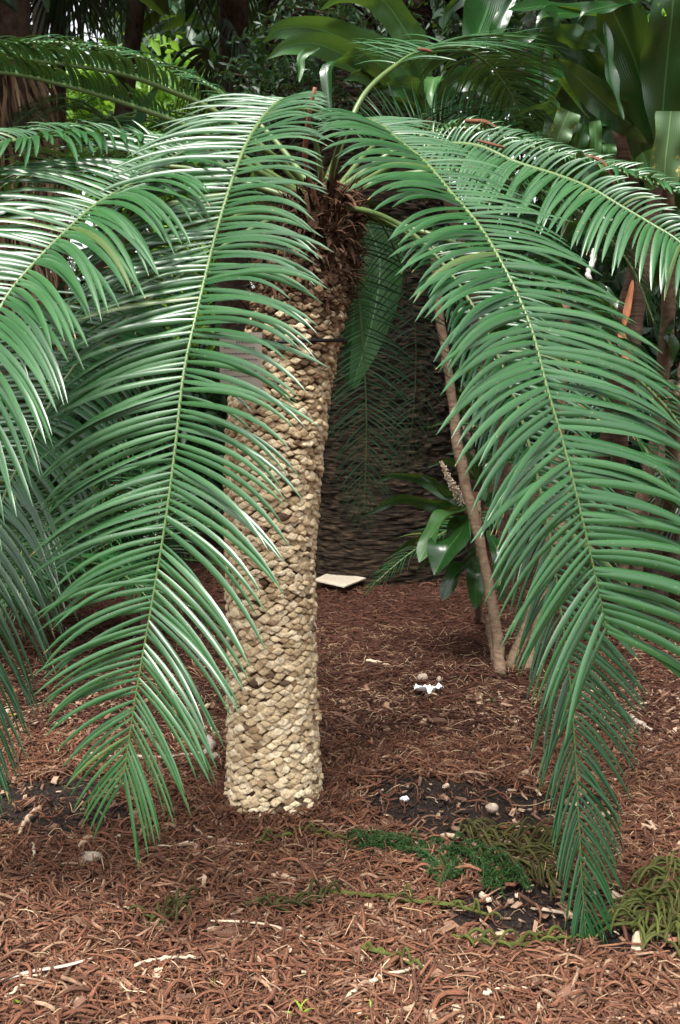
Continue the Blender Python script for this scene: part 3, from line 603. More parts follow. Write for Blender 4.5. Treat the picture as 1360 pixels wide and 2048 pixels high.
# ------------------------------------------------------------------ broad leaves
def blade_leaf(root, pts, width, mat='broad', side=None, fold=-0.18, wave=0.19, seed=0, prof=None, Kx=7, n=26, name='leaf', twist=0.0):
    """pts: (px,py,Y[,w]) along the midrib from base to tip; width in photo px; side: lateral direction hint (world)"""
    r = np.random.default_rng(seed)
    P = catmull([at(*p[:3]) for p in pts], n); T = nrm(np.gradient(P, axis=0))
    Ym = np.mean([p[2] for p in pts]); W = width * Ym / F
    sd = np.array(side if side is not None else (1, 0, 0), float)
    B = nrm(sd[None] - T * (T @ sd)[:, None]); Nn = np.cross(B, T)
    Nn = np.where((Nn @ np.array([0, -0.6, 0.8]))[:, None] < 0, -Nn, Nn)
    if twist:
        a = np.linspace(0, math.radians(twist), n)[:, None]; B, Nn = B * np.cos(a) + Nn * np.sin(a), Nn * np.cos(a) - B * np.sin(a)
    t = np.linspace(0, 1, n)
    wp = np.interp(t, *(prof or ([0, 0.12, 0.35, 0.6, 0.85, 0.95, 1], [0.25, 0.6, 0.97, 1, 0.6, 0.28, 0.02])))
    x = np.linspace(-1, 1, Kx)
    ph = r.uniform(0, 6, 2); fr = r.uniform(8, 15)
    wv = wave * W * (np.abs(x) ** 2)[None] * np.where(x[None] < 0, np.sin(t[:, None] * fr + ph[0]), np.sin(t[:, None] * fr * 1.1 + ph[1])) * wp[:, None]
    off = fold * W * (1 - np.abs(x))[None] * wp[:, None] + wv
    V = P[:, None] + (W / 2 * wp)[:, None, None] * x[None, :, None] * B[:, None] + off[..., None] * Nn[:, None]
    mb = MB(); mb.grid(V[None])
    return mb.build(name, M[mat], root)
CUT = ([0, 0.1, 0.5, 0.97, 1], [0.55, 0.8, 1, 0.95, 0.9])
UPR = ([0, 0.1, 0.3, 0.55, 0.8, 1], [0.16, 0.3, 0.75, 1, 0.85, 0.3])

def cane(name, pts, w0, w1, mat, parent=None, label=None, cat='stem', group=None, ringed=False, n=40):
    P = catmull([at(*p) for p in pts], n); Ym = pts[0][2]
    r = np.linspace(w0, w1, n) * Ym / F / 2
    rg = np.random.default_rng(int(abs(pts[0][0]) * 7 + pts[0][1]))
    ph_ = rg.uniform(0, 6); r = r * (1 + rg.normal(0, 0.045, n) + .07 * np.sin(np.linspace(0, 14, n) + ph_)); P = P + .005 * np.stack([np.sin(np.linspace(0, 9, n) + ph_), np.cos(np.linspace(0, 7, n) + ph_), 0 * r], 1) * np.minimum(1, np.linspace(0, 5, n))[:, None]; P = P + rg.normal(0, 0.0025, (n, 3))
    mb = MB(); mb.tubes(P[None], r[None], 10)
    o = mb.build(name, M[mat], parent, loc=P[0] if parent is None else None)
    if label: tag(o, label, cat, group)
    return o
def gY(py):   # depth at which photo row py meets the flat ground
    d = ray(680, py); return CAMZ / -d[2] * d[1]

def build_right_plant():
    g = at(1290, 700, 5.4); g[2] = float(gz(g[0], g[1]))
    root = thing('broad_leaf_shrub', g, 'tall dark shrub of huge broad glossy leaves on canes at upper right', 'shrub')
    Y = 5.2
    B = lambda pts, w, mat='broad', **k: blade_leaf(root, pts, w, mat, seed=len(root.children), **k)
    side_d = (0.6, -0.2, 0.77)
    B([(1010, -40, Y), (985, 0, Y), (962, 60, 5.1), (957, 122, 5.05)], 100, side=(1, .4, .2), prof=([0, .3, .55, .85, 1], [.9, 1, .95, .5, .03]))
    B([(1250, 25, 5.3), (1185, 18, 5.2), (1095, 6, 5.1), (1015, 20, 5.0)], 40, side=(0, .7, .7))
    B([(1290, -30, 5.1), (1260, -5, 5), (1215, 8, 4.95), (1172, 22, 4.9), (1155, 42, 4.9)], 34, side=(0.2, .5, .8))
    B([(1290, 120, 5.4), (1240, 40, 5.2), (1150, 20, 5.1), (1088, 30, 5.0), (1070, 60, 4.98)], 46, side=(0.1, .7, .7))
    B([(1080, 25, 5.1), (1100, 40, 5.05), (1135, 70, 5.0), (1205, 90, 4.95)], 50, side=(-.5, -.3, .8))
    B([(1300, 230, 5.5), (1220, 160, 5.3), (1117, 95, 5.2), (1036, 62, 5.1)], 66, side=(-.4, .3, .85))
    B([(1300, 280, 5.4), (1228, 222, 5.2), (1172, 170, 5.1), (1117, 118, 5.0)], 60, side=(.5, -.3, .8))
    B([(1210, 40, 5.0), (1218, 90, 4.98), (1226, 160, 4.96), (1248, 240, 4.95)], 26, side=(1, .5, 0))
    B([(1318, 310, 5.3), (1305, 240, 5.2), (1275, 130, 5.1), (1235, 40, 5.0), (1210, -10, 4.95)], 112, side=(.9, -.2, .3), prof=UPR)
    B([(1322, 310, 5.2), (1328, 220, 5.1), (1338, 120, 5.0), (1348, 20, 4.9), (1352, -60, 4.9)], 108, side=(1, -.1, 0), prof=UPR)
    B([(1310, 70, 5.0), (1314, 40, 4.95), (1313, 5, 4.9)], 34, 'broad_lime', side=(1, 0, 0))
    B([(1075, 65, 5.1), (1030, 85, 5.05), (990, 128, 5.0)], 34, side=(.5, .3, .8))
    B([(1030, -10, 5.2), (1000, 45, 5.15), (985, 85, 5.1), (968, 125, 5.1)], 30, side=(.9, .3, .3))
    B([(1085, 95, 5.2), (1090, 150, 5.2), (1088, 205, 5.2)], 16, side=(1, .3, 0))
    B([(1290, 330, 5.5), (1270, 260, 5.4), (1235, 190, 5.3), (1180, 130, 5.2), (1150, 90, 5.2)], 70, side=(.5, -.4, .7))
    B([(1340, 350, 5.6), (1370, 250, 5.4), (1390, 120, 5.3), (1390, 20, 5.2)], 110, side=(1, .1, 0), prof=UPR)
    B([(900, -60, 5.6), (930, -20, 5.5), (900, 20, 5.5), (885, 60, 5.5)], 26, side=(1, .5, 0))
    # cut and faded leaves
    B([(1080, 330, 5.0), (1098, 285, 4.98), (1104, 220, 4.95), (1075, 212, 4.9), (1035, 230, 4.88)], 34, 'broad_soft', side=(.7, -.4, .5))
    B([(1112, 300, 4.95), (1122, 265, 4.92), (1140, 222, 4.9)], 46, 'broad_pale', side=(1, 0, 0.2), prof=CUT)
    B([(1190, 320, 4.95), (1192, 285, 4.92), (1190, 242, 4.9)], 24, 'broad_soft', side=(1, 0, 0), prof=CUT)
    B([(1150, 320, 5.0), (1160, 285, 4.98), (1172, 250, 4.96)], 30, side=(1, 0, 0), prof=CUT)
    B([(1212, 345, 4.95), (1217, 315, 4.92), (1220, 288, 4.9)], 28, 'broad_soft', side=(1, 0, 0), prof=CUT)
    B([(1330, 372, 4.75), (1334, 320, 4.7), (1340, 270, 4.68), (1345, 222, 4.66)], 64, 'broad_pale', side=(1, 0, 0), prof=CUT)
    B([(1310, 380, 4.9), (1300, 340, 4.85), (1288, 305, 4.82)], 42, 'broad_soft', side=(1, .2, 0), prof=CUT)
    # shaded leaves lower in the clump
    r = np.random.default_rng(21)
    for k in range(34):
        x0 = r.uniform(1010, 1380); y0 = r.uniform(330, 760); a = r.uniform(-2.6, -0.5); l = r.uniform(90, 190); Yk = r.uniform(5.6, 6.8)
        x1, y1 = x0 + l * math.cos(a), y0 + l * math.sin(a) * 0.8
        B([(x0, y0, Yk), ((x0 + x1) / 2, (y0 + y1) / 2 - 25, Yk - .1), (x1, y1 + 40, Yk - .2)], r.uniform(28, 60), side=(r.normal(0, .5), r.normal(0, .5), .8))
    for k in range(16):
        x0 = r.uniform(990, 1400); y0 = r.uniform(150, 420); a = r.uniform(-2.6, -.5); l = r.uniform(130, 240); Yk = r.uniform(5.7, 6.4)
        x1, y1 = x0 + l * math.cos(a), y0 + l * math.sin(a)
        B([(x0, y0, Yk), ((x0 + x1) / 2, (y0 + y1) / 2 - 30, Yk - .1), (x1, y1 + 50, Yk - .2)], r.uniform(45, 80), side=(r.normal(0, .6), r.normal(0, .4), .7))
    B([(1130, 545, 5.0), (1160, 568, 4.95), (1200, 590, 4.9), (1226, 635, 4.9)], 38, side=(-.5, .2, .8))
    B([(1150, 620, 5.1), (1190, 628, 5.05), (1222, 660, 5.0)], 26, side=(-.4, .2, .8))
    for pts, w0, w1, mt in (([(1240, 1243, gY(1243)), (1240, 1148, 7.0), (1262, 1038, 6.9), (1289, 973, 6.8), (1320, 800, 6.5), (1340, 560, 6.0), (1330, 300, 5.4)], 27, 20, 'cane'),
                            ([(1268, 1215, gY(1215)), (1280, 1112, 7.6), (1309, 1051, 7.4), (1328, 995, 7.2), (1372, 860, 7.0), (1400, 600, 6.6)], 24, 20, 'cane'),
                            ([(1290, 1180, gY(1180)), (1304, 1090, 7.9), (1353, 1058, 7.7), (1400, 1000, 7.5)], 20, 16, 'cane'),
                            ([(1150, 1240, gY(1240)), (1180, 1050, 6.6), (1212, 880, 6.3), (1238, 720, 6.0), (1250, 620, 5.9), (1266, 560, 5.8), (1270, 400, 5.6), (1250, 320, 5.4), (1234, 252, 5.3)], 36, 18, 'cane_ring'),
                            ([(1225, 1230, gY(1230)), (1240, 900, 6.2), (1262, 734, 5.8), (1272, 634, 5.7), (1286, 560, 5.6), (1310, 400, 5.5), (1325, 290, 5.3)], 26, 20, 'cane_ring'),
                            ([(1190, 500, 6.0), (1186, 520, 5.9), (1175, 546, 5.85), (1180, 568, 5.85), (1200, 650, 6.0)], 11, 9, 'palmtrunk'),
                            ([(1335, 1150, gY(1180)), (1347, 833, 6.0), (1362, 775, 5.9), (1390, 650, 5.8)], 22, 18, 'cane')):
        cane('stem', pts, w0, w1, mt, root)
    B([(1240, 655, 5.55), (1250, 700, 5.5), (1258, 725, 5.48), (1268, 752, 5.46)], 22, 'sheath', side=(1, 0, .2), name='leaf_sheath')
    B([(1266, 560, 5.6), (1258, 600, 5.58), (1250, 640, 5.56), (1243, 670, 5.55)], 14, 'sheath', side=(1, 0, .2), name='leaf_sheath')
    B([(1255, 800, 5.9), (1262, 830, 5.88), (1270, 880, 5.86)], 16, 'sheath', side=(1, 0, .2), name='leaf_sheath')
build_right_plant()

def build_centre_plant():
    g = at(830, 700, 5.6); g[2] = float(gz(g[0], g[1]))
    root = thing('broad_leaf_shrub', g, 'pale green broad-leaved shrub arching over the cycad crown beside the big trunk', 'shrub')
    B = lambda pts, w, mat='broad_soft', **k: blade_leaf(root, pts, w, mat, seed=50 + len(root.children), **k)
    B([(860, 230, 5.5), (800, 130, 5.4), (700, 85, 5.3), (630, 58, 5.2), (560, 60, 5.1), (525, 85, 5.05)], 62, side=(0.1, -.5, .85))
    B([(840, 230, 5.5), (760, 145, 5.3), (690, 110, 5.2), (630, 88, 5.1), (570, 95, 5.0), (535, 118, 4.98)], 52, side=(0.1, -.4, .85))
    B([(820, 220, 5.4), (740, 140, 5.1), (690, 110, 5.05), (655, 130, 5.0), (655, 180, 4.98), (662, 235, 4.97)], 34, 'broad', side=(.9, -.2, .3))
    B([(640, 95, 5.02), (606, 110, 5.0), (602, 135, 4.99), (598, 165, 4.98)], 16, 'broad_soft', side=(1, .3, 0))
    B([(850, 200, 5.5), (840, 110, 5.4), (805, 55, 5.3), (760, 0, 5.25), (690, -10, 5.2), (640, 20, 5.2)], 58, side=(0.6, -.4, .6))
    B([(850, 230, 5.5), (770, 170, 5.2), (720, 150, 5.1), (690, 160, 5.05)], 44, side=(0, -.5, .85))
    B([(850, 230, 5.5), (830, 180, 5.3), (790, 175, 5.2), (740, 190, 5.15)], 40, 'broad', side=(0, -.4, .9))
    B([(850, 240, 5.5), (870, 150, 5.4), (862, 180, 5.3), (868, 225, 5.28)], 34, 'broad_soft', side=(1, -.2, 0))
    B([(850, 240, 5.6), (900, 170, 5.5), (950, 160, 5.5), (1000, 200, 5.5)], 44, 'broad', side=(0, -.4, .9))
    # long leaf seen through the dark hanging frond
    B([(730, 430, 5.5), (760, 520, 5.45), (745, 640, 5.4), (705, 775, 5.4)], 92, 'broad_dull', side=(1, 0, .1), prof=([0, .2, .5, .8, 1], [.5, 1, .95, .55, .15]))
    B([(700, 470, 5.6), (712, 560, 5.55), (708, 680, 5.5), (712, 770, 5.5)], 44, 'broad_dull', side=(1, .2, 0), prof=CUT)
    cane('stem', [(1010, 1215, gY(1215)), (1000, 900, 6.9), (950, 600, 6.2), (900, 400, 5.8), (850, 235, 5.5)], 22, 18, 'cane', root)
build_centre_plant()

def build_cordyline():
    Y = 6.3
    g = at(955, 1240, gY(1240)); g = np.array([g[0], Y + .25, float(gz(g[0], Y + .25))])
    root = thing('flowering_cordyline', g, 'low dark green glossy plant with cream flower spike before the big trunk', 'plant')
    B = lambda pts, w, mat='broad', **k: blade_leaf(root, pts, w, mat, seed=90 + len(root.children), **k)
    c = (955, 1010, Y + .2)
    B([c, (920, 1003, Y), (845, 962, Y), (785, 952, Y), (755, 965, Y)], 26, side=(0, -.4, .9))
    B([c, (880, 1012, Y - .1), (800, 1000, Y - .15), (728, 1032, Y - .2)], 30, side=(0.2, -.5, .85))
    B([(945, 1010, Y), (900, 1020, Y - .2), (865, 1055, Y - .3), (838, 1125, Y - .35)], 62, 'broad_soft', side=(.8, -.4, .4))
    B([(945, 1020, Y - .1), (915, 1050, Y - .3), (890, 1090, Y - .4), (868, 1150, Y - .42)], 84, side=(.8, -.3, .5))
    B([(955, 1090, Y - .1), (930, 1120, Y - .25), (905, 1150, Y - .3), (884, 1202, Y - .3)], 48, side=(.8, -.3, .5))
    B([(962, 1110, Y - .1), (955, 1140, Y - .3), (952, 1175, Y - .32), (950, 1220, Y - .3)], 42, side=(1, -.1, 0))
    B([(880, 1050, Y), (835, 1075, Y - .1), (780, 1112, Y - .15)], 18, side=(.5, -.3, .8))
    B([(950, 1020, Y), (905, 995, Y - .1), (870, 965, Y - .1), (838, 948, Y - .12)], 22, side=(-.4, -.4, .8))
    B([(950, 960, Y + .2), (915, 930, Y + .1), (880, 925, Y), (853, 935, Y)], 16, side=(0, -.4, .9))
    B([(960, 970, Y + .2), (945, 925, Y + .1), (920, 905, Y), (893, 908, Y)], 18, side=(0, -.4, .9))
    B([(975, 1060, Y), (998, 1110, Y - .2), (1003, 1205, Y - .2)], 30, side=(1, 0, .2))
    B([(970, 1010, Y), (1010, 990, Y - .1), (1050, 1030, Y - .1)], 34, side=(0, -.4, .9))
    B([(965, 1000, Y + .2), (985, 930, Y + .2), (1020, 900, Y + .2)], 30, side=(.6, -.4, .6))
    B([(860, 1120, Y), (845, 1130, Y), (830, 1145, Y - .05)], 14, side=(.5, -.3, .8))
    cane('stem', [(955, 1245, gY(1245)), (958, 1150, Y + .25), (955, 1000, Y + .2)], 18, 16, 'cane', root, n=16)
    r = np.random.default_rng(3); mb = MB()
    ax = catmull([at(925, 1000, Y - .2), at(900, 965, Y - .25), at(884, 925, Y - .27)], 20)
    mb.tubes(ax[None], np.full((1, 20), 0.004), 5)
    n = 340; i = r.integers(0, 20, n); C = ax[i] + nrm(r.normal(0, 1, (n, 3))) * (r.uniform(0.008, 0.045, n) * np.interp(i, [0, 19], [1.15, 0.35]))[:, None]
    mb.tubes(np.stack([ax[i], (C + ax[i]) / 2 + r.normal(0, .004, (n, 3)), C], 1), np.array([[0.0012, 0.0016, 0.0042]]) * np.ones((n, 1)), 4)
    mb.build('flower_spike', M['flower'], root)
build_cordyline()

cane('cordyline_cane', [(1000, 1350, gY(1350)), (996, 1300, 5.93), (985, 1220, 5.93), (968, 1120, 5.92), (943, 1010, 5.9), (918, 900, 5.88), (904, 800, 5.85), (888, 700, 5.8), (874, 590, 5.75), (868, 480, 5.7)], 25, 17, 'cane', None, 'thin bare leaning cane rising in front of the low flowering plant', 'stem')
cane('cane_stub', [(990, 1325, gY(1325)), (982, 1290, 6.2), (977, 1250, 6.2), (974, 1228, 6.2)], 15, 11, 'cane', None, 'short broken stub close behind the foot of the leaning cane', 'stem', n=10)
cane('cordyline_cane', [(1018, 1340, gY(1340)), (1048, 1270, 6.0), (1075, 1175, 6.0), (1100, 1050, 6.0), (1120, 850, 5.9), (1130, 600, 5.7)], 26, 20, 'cane', None, 'brown cane leaning right behind the right front frond', 'stem')
cane('cordyline_cane', [(1052, 1345, gY(1345)), (1066, 1290, 5.95), (1085, 1200, 5.95), (1140, 980, 5.9), (1165, 800, 5.8)], 22, 18, 'cane', None, 'second brown cane just right of the one leaning right', 'stem')
p0, p1, p2 = ground(1000, 1345), ground(1022, 1338), ground(1045, 1328)
mb = MB(); mb.blades(np.array([[p0 + [0, 0, .02], p1 + [0, 0, .05], p2 + [0, 0, .06]]]), np.array([[[0, .5, .8]] * 3], float), np.array([[[0, -.8, .5]] * 3], float), np.array([[0.015, 0.06, 0.02]]), 0.3, 5)
tag(mb.build('fallen_leaf_sheath', M['sheath'], loc=p1), 'orange brown leaf sheath lying at the foot of the canes', 'leaf sheath')

def leaf_cloud(mb, c, rad, n, size, r, clump=9, wid=.4):
    k = max(3, n // 60); cc = nrm(r.normal(0, 1, (k, 3))) * (r.uniform(.2, 1, k) ** .5)[:, None]
    i = r.integers(0, k, n); p = (cc[i] + r.normal(0, .2, (n, 3))) * np.array(rad) + np.array(c)
    d = nrm(r.normal(0, 1, (n, 3)) + [0, 0, -.4]); l = (size * r.uniform(.6, 1.3, n))[:, None]
    C = np.stack([p, p + d * l * .5, p + d * l + np.array([0, 0, -.12]) * l], 1)
    B = nrm(np.cross(d, r.normal(0, 1, (n, 3))))[:, None] * np.ones((1, 3, 1)); NN = np.cross(B, d[:, None])
    mb.blades(C, B, NN, l * wid * np.array([[.35, 1, .05]]), .15)
# ------------------------------------------------------------------ big conifer behind
def build_conifer():
    Y = 9.25; H = 11.0
    b0 = at(762, 1195, Y); root = thing('conifer_tree', (b0[0], Y + .2, float(gz(b0[0], Y))), 'huge old conifer trunk with rough horizontally ridged bark behind the cycad', 'tree')
    zs = np.r_[np.linspace(-0.1, 5.6, 760), np.linspace(5.65, H, 60)]; ka = 260; a = np.arange(ka) * 2 * np.pi / ka
    tilt = (at(692, 0, Y)[0] - b0[0]) / (at(692, 0, Y)[2])
    rad = np.interp(zs, [-.1, 0, .35, 1.2, 4.4, H], [0.86, 0.82, 0.76, 0.72, 0.70, 0.55])
    q = np.stack([np.cos(a)[None] * 0.7 * 6 + 0 * zs[:, None], np.sin(a)[None] * 0.7 * 6 + 0 * zs[:, None], zs[:, None] * 24 + 0 * a], -1)
    n1 = fbm(q + 0.6 * vnoise(q * 3)[..., None], 4, 5)
    q2 = np.stack([q[..., 0] * 3, q[..., 1] * 3, q[..., 2] * 2.3], -1)
    R_ = rad[:, None] * (1 + 0.03 * np.sin(a * 3 + 1)[None]) + (n1 - 0.5) * 0.05 + (vnoise(q2, 9) - .5) * 0.03
    V = np.stack([b0[0] + tilt * zs[:, None] + R_ * np.cos(a), Y + .2 + R_ * np.sin(a), zs[:, None] + 0 * a], -1)
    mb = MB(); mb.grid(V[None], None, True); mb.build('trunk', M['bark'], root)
    # limbs and weeping foliage high in the tree; unseen leaf clouds are added to shade the back
    r = np.random.default_rng(8); lm = MB(); fl = MB()
    for k in range(26):
        z = r.uniform(4.9, H - .5); th = r.uniform(0, 2 * np.pi) if k > 10 else r.uniform(0.3, 2.8); l = r.uniform(2.5, 5.0)
        d = np.array([math.cos(th), math.sin(th), 0.12]); s = np.array([b0[0] + tilt * z, Y + .2, z])
        t = np.linspace(0, 1, 10)[:, None]; P = s + d * l * t + np.array([0, 0, -0.9]) * t ** 2
        if P[:, 1].min() < 4.6: continue
        lm.tubes(P[None], np.linspace(0.09, 0.015, 10)[None], 7)
        weep(fl, P[2:], r, 46, 0.55)
    # low weeping sprays in front of the trunk and beside it
    for (pa, pb, nn, ln_) in (((610, 20, 7.6), (700, 40, 7.3), 60, 0.6), ((560, 100, 7.8), (640, 120, 7.4), 60, 0.5), ((700, 0, 7.4), (640, -40, 7.6), 60, 0.5), ((470, 150, 7.9), (560, 170, 7.6), 40, 0.4)):
        P = catmull([at(*pa) + np.array([.2, .8, .1]), at(*pa), at(*pb)], 10)
        lm.tubes(P[None], np.linspace(0.02, 0.006, 10)[None], 6); weep(fl, P[2:], r, nn, ln_)
    leaf_cloud(fl, (b0[0], 9.6, 7.4), (5.0, 3.6, 1.6), 2600, .4, r); leaf_cloud(fl, (b0[0] + 3.0, 13.5, 9.2), (4.5, 3.0, 2.0), 600, .45, r)  # leaf masses above the view, added to keep light off the background
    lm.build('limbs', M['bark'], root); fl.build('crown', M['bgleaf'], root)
def weep(mb, P, r, n, ln):
    i = r.integers(0, len(P), n); c = P[i] + r.normal(0, 0.15, (n, 3)) * [1, 1, .4]
    K = 7; D = nrm(r.normal(0, 0.6, (n, 1, 3)) + np.linspace(0, 1.8, K)[None, :, None] * np.array([0, 0, -1.0]))
    C = c[:, None] + np.cumsum(D * (ln * r.uniform(0.5, 1.2, n) / K)[:, None, None], 1)
    # leafy sprays along every drooping twig
    m = 14; u = r.uniform(0, K - 1.01, (n, m)); k = u.astype(int); f = (u - k)[..., None]
    idx = np.arange(n)[:, None]; p = C[idx, k] * (1 - f) + C[idx, k + 1] * f
    p = p.reshape(-1, 3); d = nrm(r.normal(0, 1, p.shape) + [0, 0, -.5]); l = r.uniform(0.03, 0.08, len(p))[:, None]
    CC = np.stack([p, p + d * l * .5, p + d * l], 1); B = nrm(np.cross(d, r.normal(0, 1, p.shape)))[:, None] * np.ones((1, 3, 1)); NN = np.cross(B, nrm(d)[:, None])
    mb.blades(CC, B, NN, np.array([[0.006, 0.02, 0.002]]) * np.ones((len(p), 1)), 0.1)
build_conifer()

# ------------------------------------------------------------------ palms and background greenery
def fan_leaf(mb, hub, d, up, r, size=1.0, n=44, spread=150, droop=0.7, w=0.035):
    d = nrm(np.array(d, float)); up = np.array(up, float); up = nrm(up - d * (up @ d)); s = np.cross(d, up)
    a = np.radians(np.linspace(-spread, spread, n)); K = 8; t = np.linspace(0, 1, K)
    d0 = np.cos(a)[:, None] * d + np.sin(a)[:, None] * s + 0.1 * up
    l = size * (0.75 + 0.25 * np.cos(a)) * r.uniform(0.85, 1.1, n)
    D = nrm(d0[:, None] + (t ** 1.5)[None, :, None] * np.array([0, 0, -1.0]) * droop * 2 * r.uniform(0.7, 1.3, n)[:, None, None])
    C = hub + np.cumsum(D * (l / K)[:, None, None], 1)
    NN = np.broadcast_to(up, D.shape) + r.normal(0, .25, (n, 1, 3)); B = nrm(np.cross(D, NN)); NN = np.cross(B, D)
    mb.blades(C, B, NN, w * size * np.interp(t, [0, .35, .7, 1], [.3, 1, .6, .03])[None] * np.ones((n, 1)), 0.25)

def build_fan_palm(px, py, Y, label, n, size, seed, trunk_px=None, tmat='browntrunk', tw=60, skirt=0, front=False):
    r = np.random.default_rng(seed); hub = at(px, py, Y)
    base = np.array([hub[0] if trunk_px is None else at(trunk_px, 700, Y)[0], Y, 0.0]); base[2] = float(gz(base[0], Y))
    root = thing('fan_palm', base, label, 'palm', 'fan palms at the back of the garden')
    P = np.linspace(base - [0, 0, .1], hub, 14); mb = MB(); mb.tubes(P[None], (np.linspace(1.15, 0.9, 14) * tw * Y / F / 2)[None], 14); mb.build('trunk', M[tmat], root)
    mb = MB()
    for k in range(n):
        th = 2 * np.pi * k / n + r.normal(0, .25); el = r.uniform(-0.9, 0.75)
        d = np.array([math.cos(th) * math.cos(el), math.sin(th) * math.cos(el), math.sin(el)]); l = size * r.uniform(.7, 1.1)
        t = np.linspace(0, 1, 8)[:, None]; Q = hub + d * l * t + np.array([0, 0, -.35]) * l * t ** 2
        mb2 = MB(); mb2.tubes(Q[None], np.linspace(.018, .01, 8)[None], 6); dd = nrm(Q[-1] - Q[-2])
        fo = mb2.build('frond', M['fan'], root)
        f2 = MB(); fan_leaf(f2, Q[-1], dd, (0, 0, 1.0), r, size * .95, 40, 120, r.uniform(.5, 1.2)); f2.build('fan_blade', M['fan'], fo)
    if skirt:
        mb = MB(); m = skirt; z = r.uniform(at(px, 560, Y)[2], at(px, 60, Y)[2], m); th = r.uniform(0, 2 * np.pi, m); K = 7
        rr_ = tw * Y / F / 2 * r.uniform(.9, 1.6, m)
        c = np.stack([base[0] + rr_ * np.cos(th), Y + rr_ * np.sin(th), z], 1)
        D = nrm(np.stack([np.cos(th), np.sin(th), 0 * th], 1)[:, None] * np.linspace(.55, .0, K)[None, :, None] + np.array([0, 0, -1.0]) + r.normal(0, .12, (m, K, 3)))
        C = c[:, None] + np.cumsum(D * (r.uniform(.5, 1.2, m) / K)[:, None, None], 1)
        B = nrm(np.cross(D, r.normal(0, 1, (m, 1, 3)))); NN = np.cross(B, D)
        mb.blades(C, B, NN, r.uniform(.012, .045, m)[:, None] * np.interp(np.linspace(0, 1, K), [0, .4, 1], [1, .8, .15])[None], .25)
        mb.build('dead_skirt', M['skirt'], root)
    return root
build_fan_palm(300, -190, 11.0, 'fan palm with dark drooping fronds hanging across the top left', 16, 1.25, 31, tw=36, trunk_px=120)
build_fan_palm(470, -230, 12.5, 'fan palm with fine hanging leaf tips just left of the big conifer trunk', 13, 1.2, 32, tw=60, trunk_px=455)
build_fan_palm(10, -330, 8.6, 'stout brown fan palm with a hanging skirt of dead straw leaves at far left', 9, 0.9, 33, tw=95, trunk_px=5, skirt=520)
build_fan_palm(1330, 760, 8.2, 'young fan palm with black green fronds low behind the right canes', 9, 0.75, 34, tw=40, trunk_px=1330)

def pole_tree(px0, px1, Y, w, mat, label, name='palm', cat='palm'):
    a = at(px0, 900, Y); a[2] = float(gz(a[0], Y)) - .1; b = at(px1, -420, Y)
    root = thing('feather_palm', a, label, cat)
    P = np.linspace(a, b, 16); mb = MB(); mb.tubes(P[None], (np.linspace(1.2, .85, 16) * w * Y / F / 2)[None], 14); mb.build('trunk', M[mat], root)
    r = np.random.default_rng(int(px0) + 5)
    for k in range(11):
        th = 2 * np.pi * k / 11 + .3; d = np.array([math.cos(th), math.sin(th), 0]); t = np.linspace(0, 1, 6)[:, None]
        Q = b + d * 2.3 * t + np.array([0, 0, 1.0]) * (0.7 * t - 1.6 * t ** 2)
        frond(root, Q, 34, .5, .03, .15, 10, 1.0, 0, 'bgleaf', .02, 300 + k, world=True, K=5, rmat='bgleaf')
    return root
pole_tree(82, 76, 10.2, 30, 'palmtrunk', 'slim feather palm with pale whitish ringed trunk at the far left')
pole_tree(118, 112, 10.5, 30, 'browntrunk', 'slim feather palm with tan trunk right of the whitish one')
pole_tree(46, 44, 9.6, 12, 'browntrunk', 'thin dark stemmed palm between the stout palm and the whitish trunk')

def build_feather(px, py, Y, label, n, L, seed, el=(-.2, .9), lw=.012, tw=40, xmax=2):
    r = np.random.default_rng(seed); hub = at(px, py, Y); base = np.array([hub[0], Y, 0.0]); base[2] = float(gz(base[0], Y)) - .05
    root = thing('feather_palm', base, label, 'palm')
    P = np.linspace(base, hub, 10); mb = MB(); mb.tubes(P[None], (np.linspace(1.1, .9, 10) * tw * Y / F / 2)[None], 12); mb.build('trunk', M['browntrunk'], root)
    for k in range(n):
        th = 2 * np.pi * k / n + r.normal(0, .2); e = r.uniform(*el); d = np.array([math.cos(th) * math.cos(e), math.sin(th) * math.cos(e), math.sin(e)])
        if d[0] > xmax: continue
        t = np.linspace(0, 1, 7)[:, None]; Q = hub + d * L * r.uniform(.8, 1.1) * t + np.array([0, 0, -1.0]) * L * .55 * t ** 2
        frond(root, Q, 46, .3, lw, .15, 15, .8, 0, 'bgleaf' if k % 3 else 'frond_old_shaded', .011, seed * 50 + k, world=True, K=6)
    return root
build_feather(300, 1190, 6.6, 'feathery cycad in shade behind the left fronds', 20, 1.9, 41, el=(.4, 1.4), xmax=.25)
build_feather(70, 1210, 6.3, 'small dark feathery cycad low at the left edge', 17, 1.7, 42, el=(.4, 1.4), tw=14)
build_feather(1180, 1080, 8.0, 'shaded feathery cycad behind the canes on the right', 16, 2.3, 43, el=(.4, 1.4))
build_feather(390, 900, 11.5, 'dark low feathery bush behind the mulch left of the trunk', 14, 1.2, 44, el=(-.1, 1.2))
build_feather(215, 240, 8.8, 'thin leaved feather palm between the pale trunks and the cycad crown', 11, 1.3, 45, el=(-.1, .7), lw=.009, tw=16)

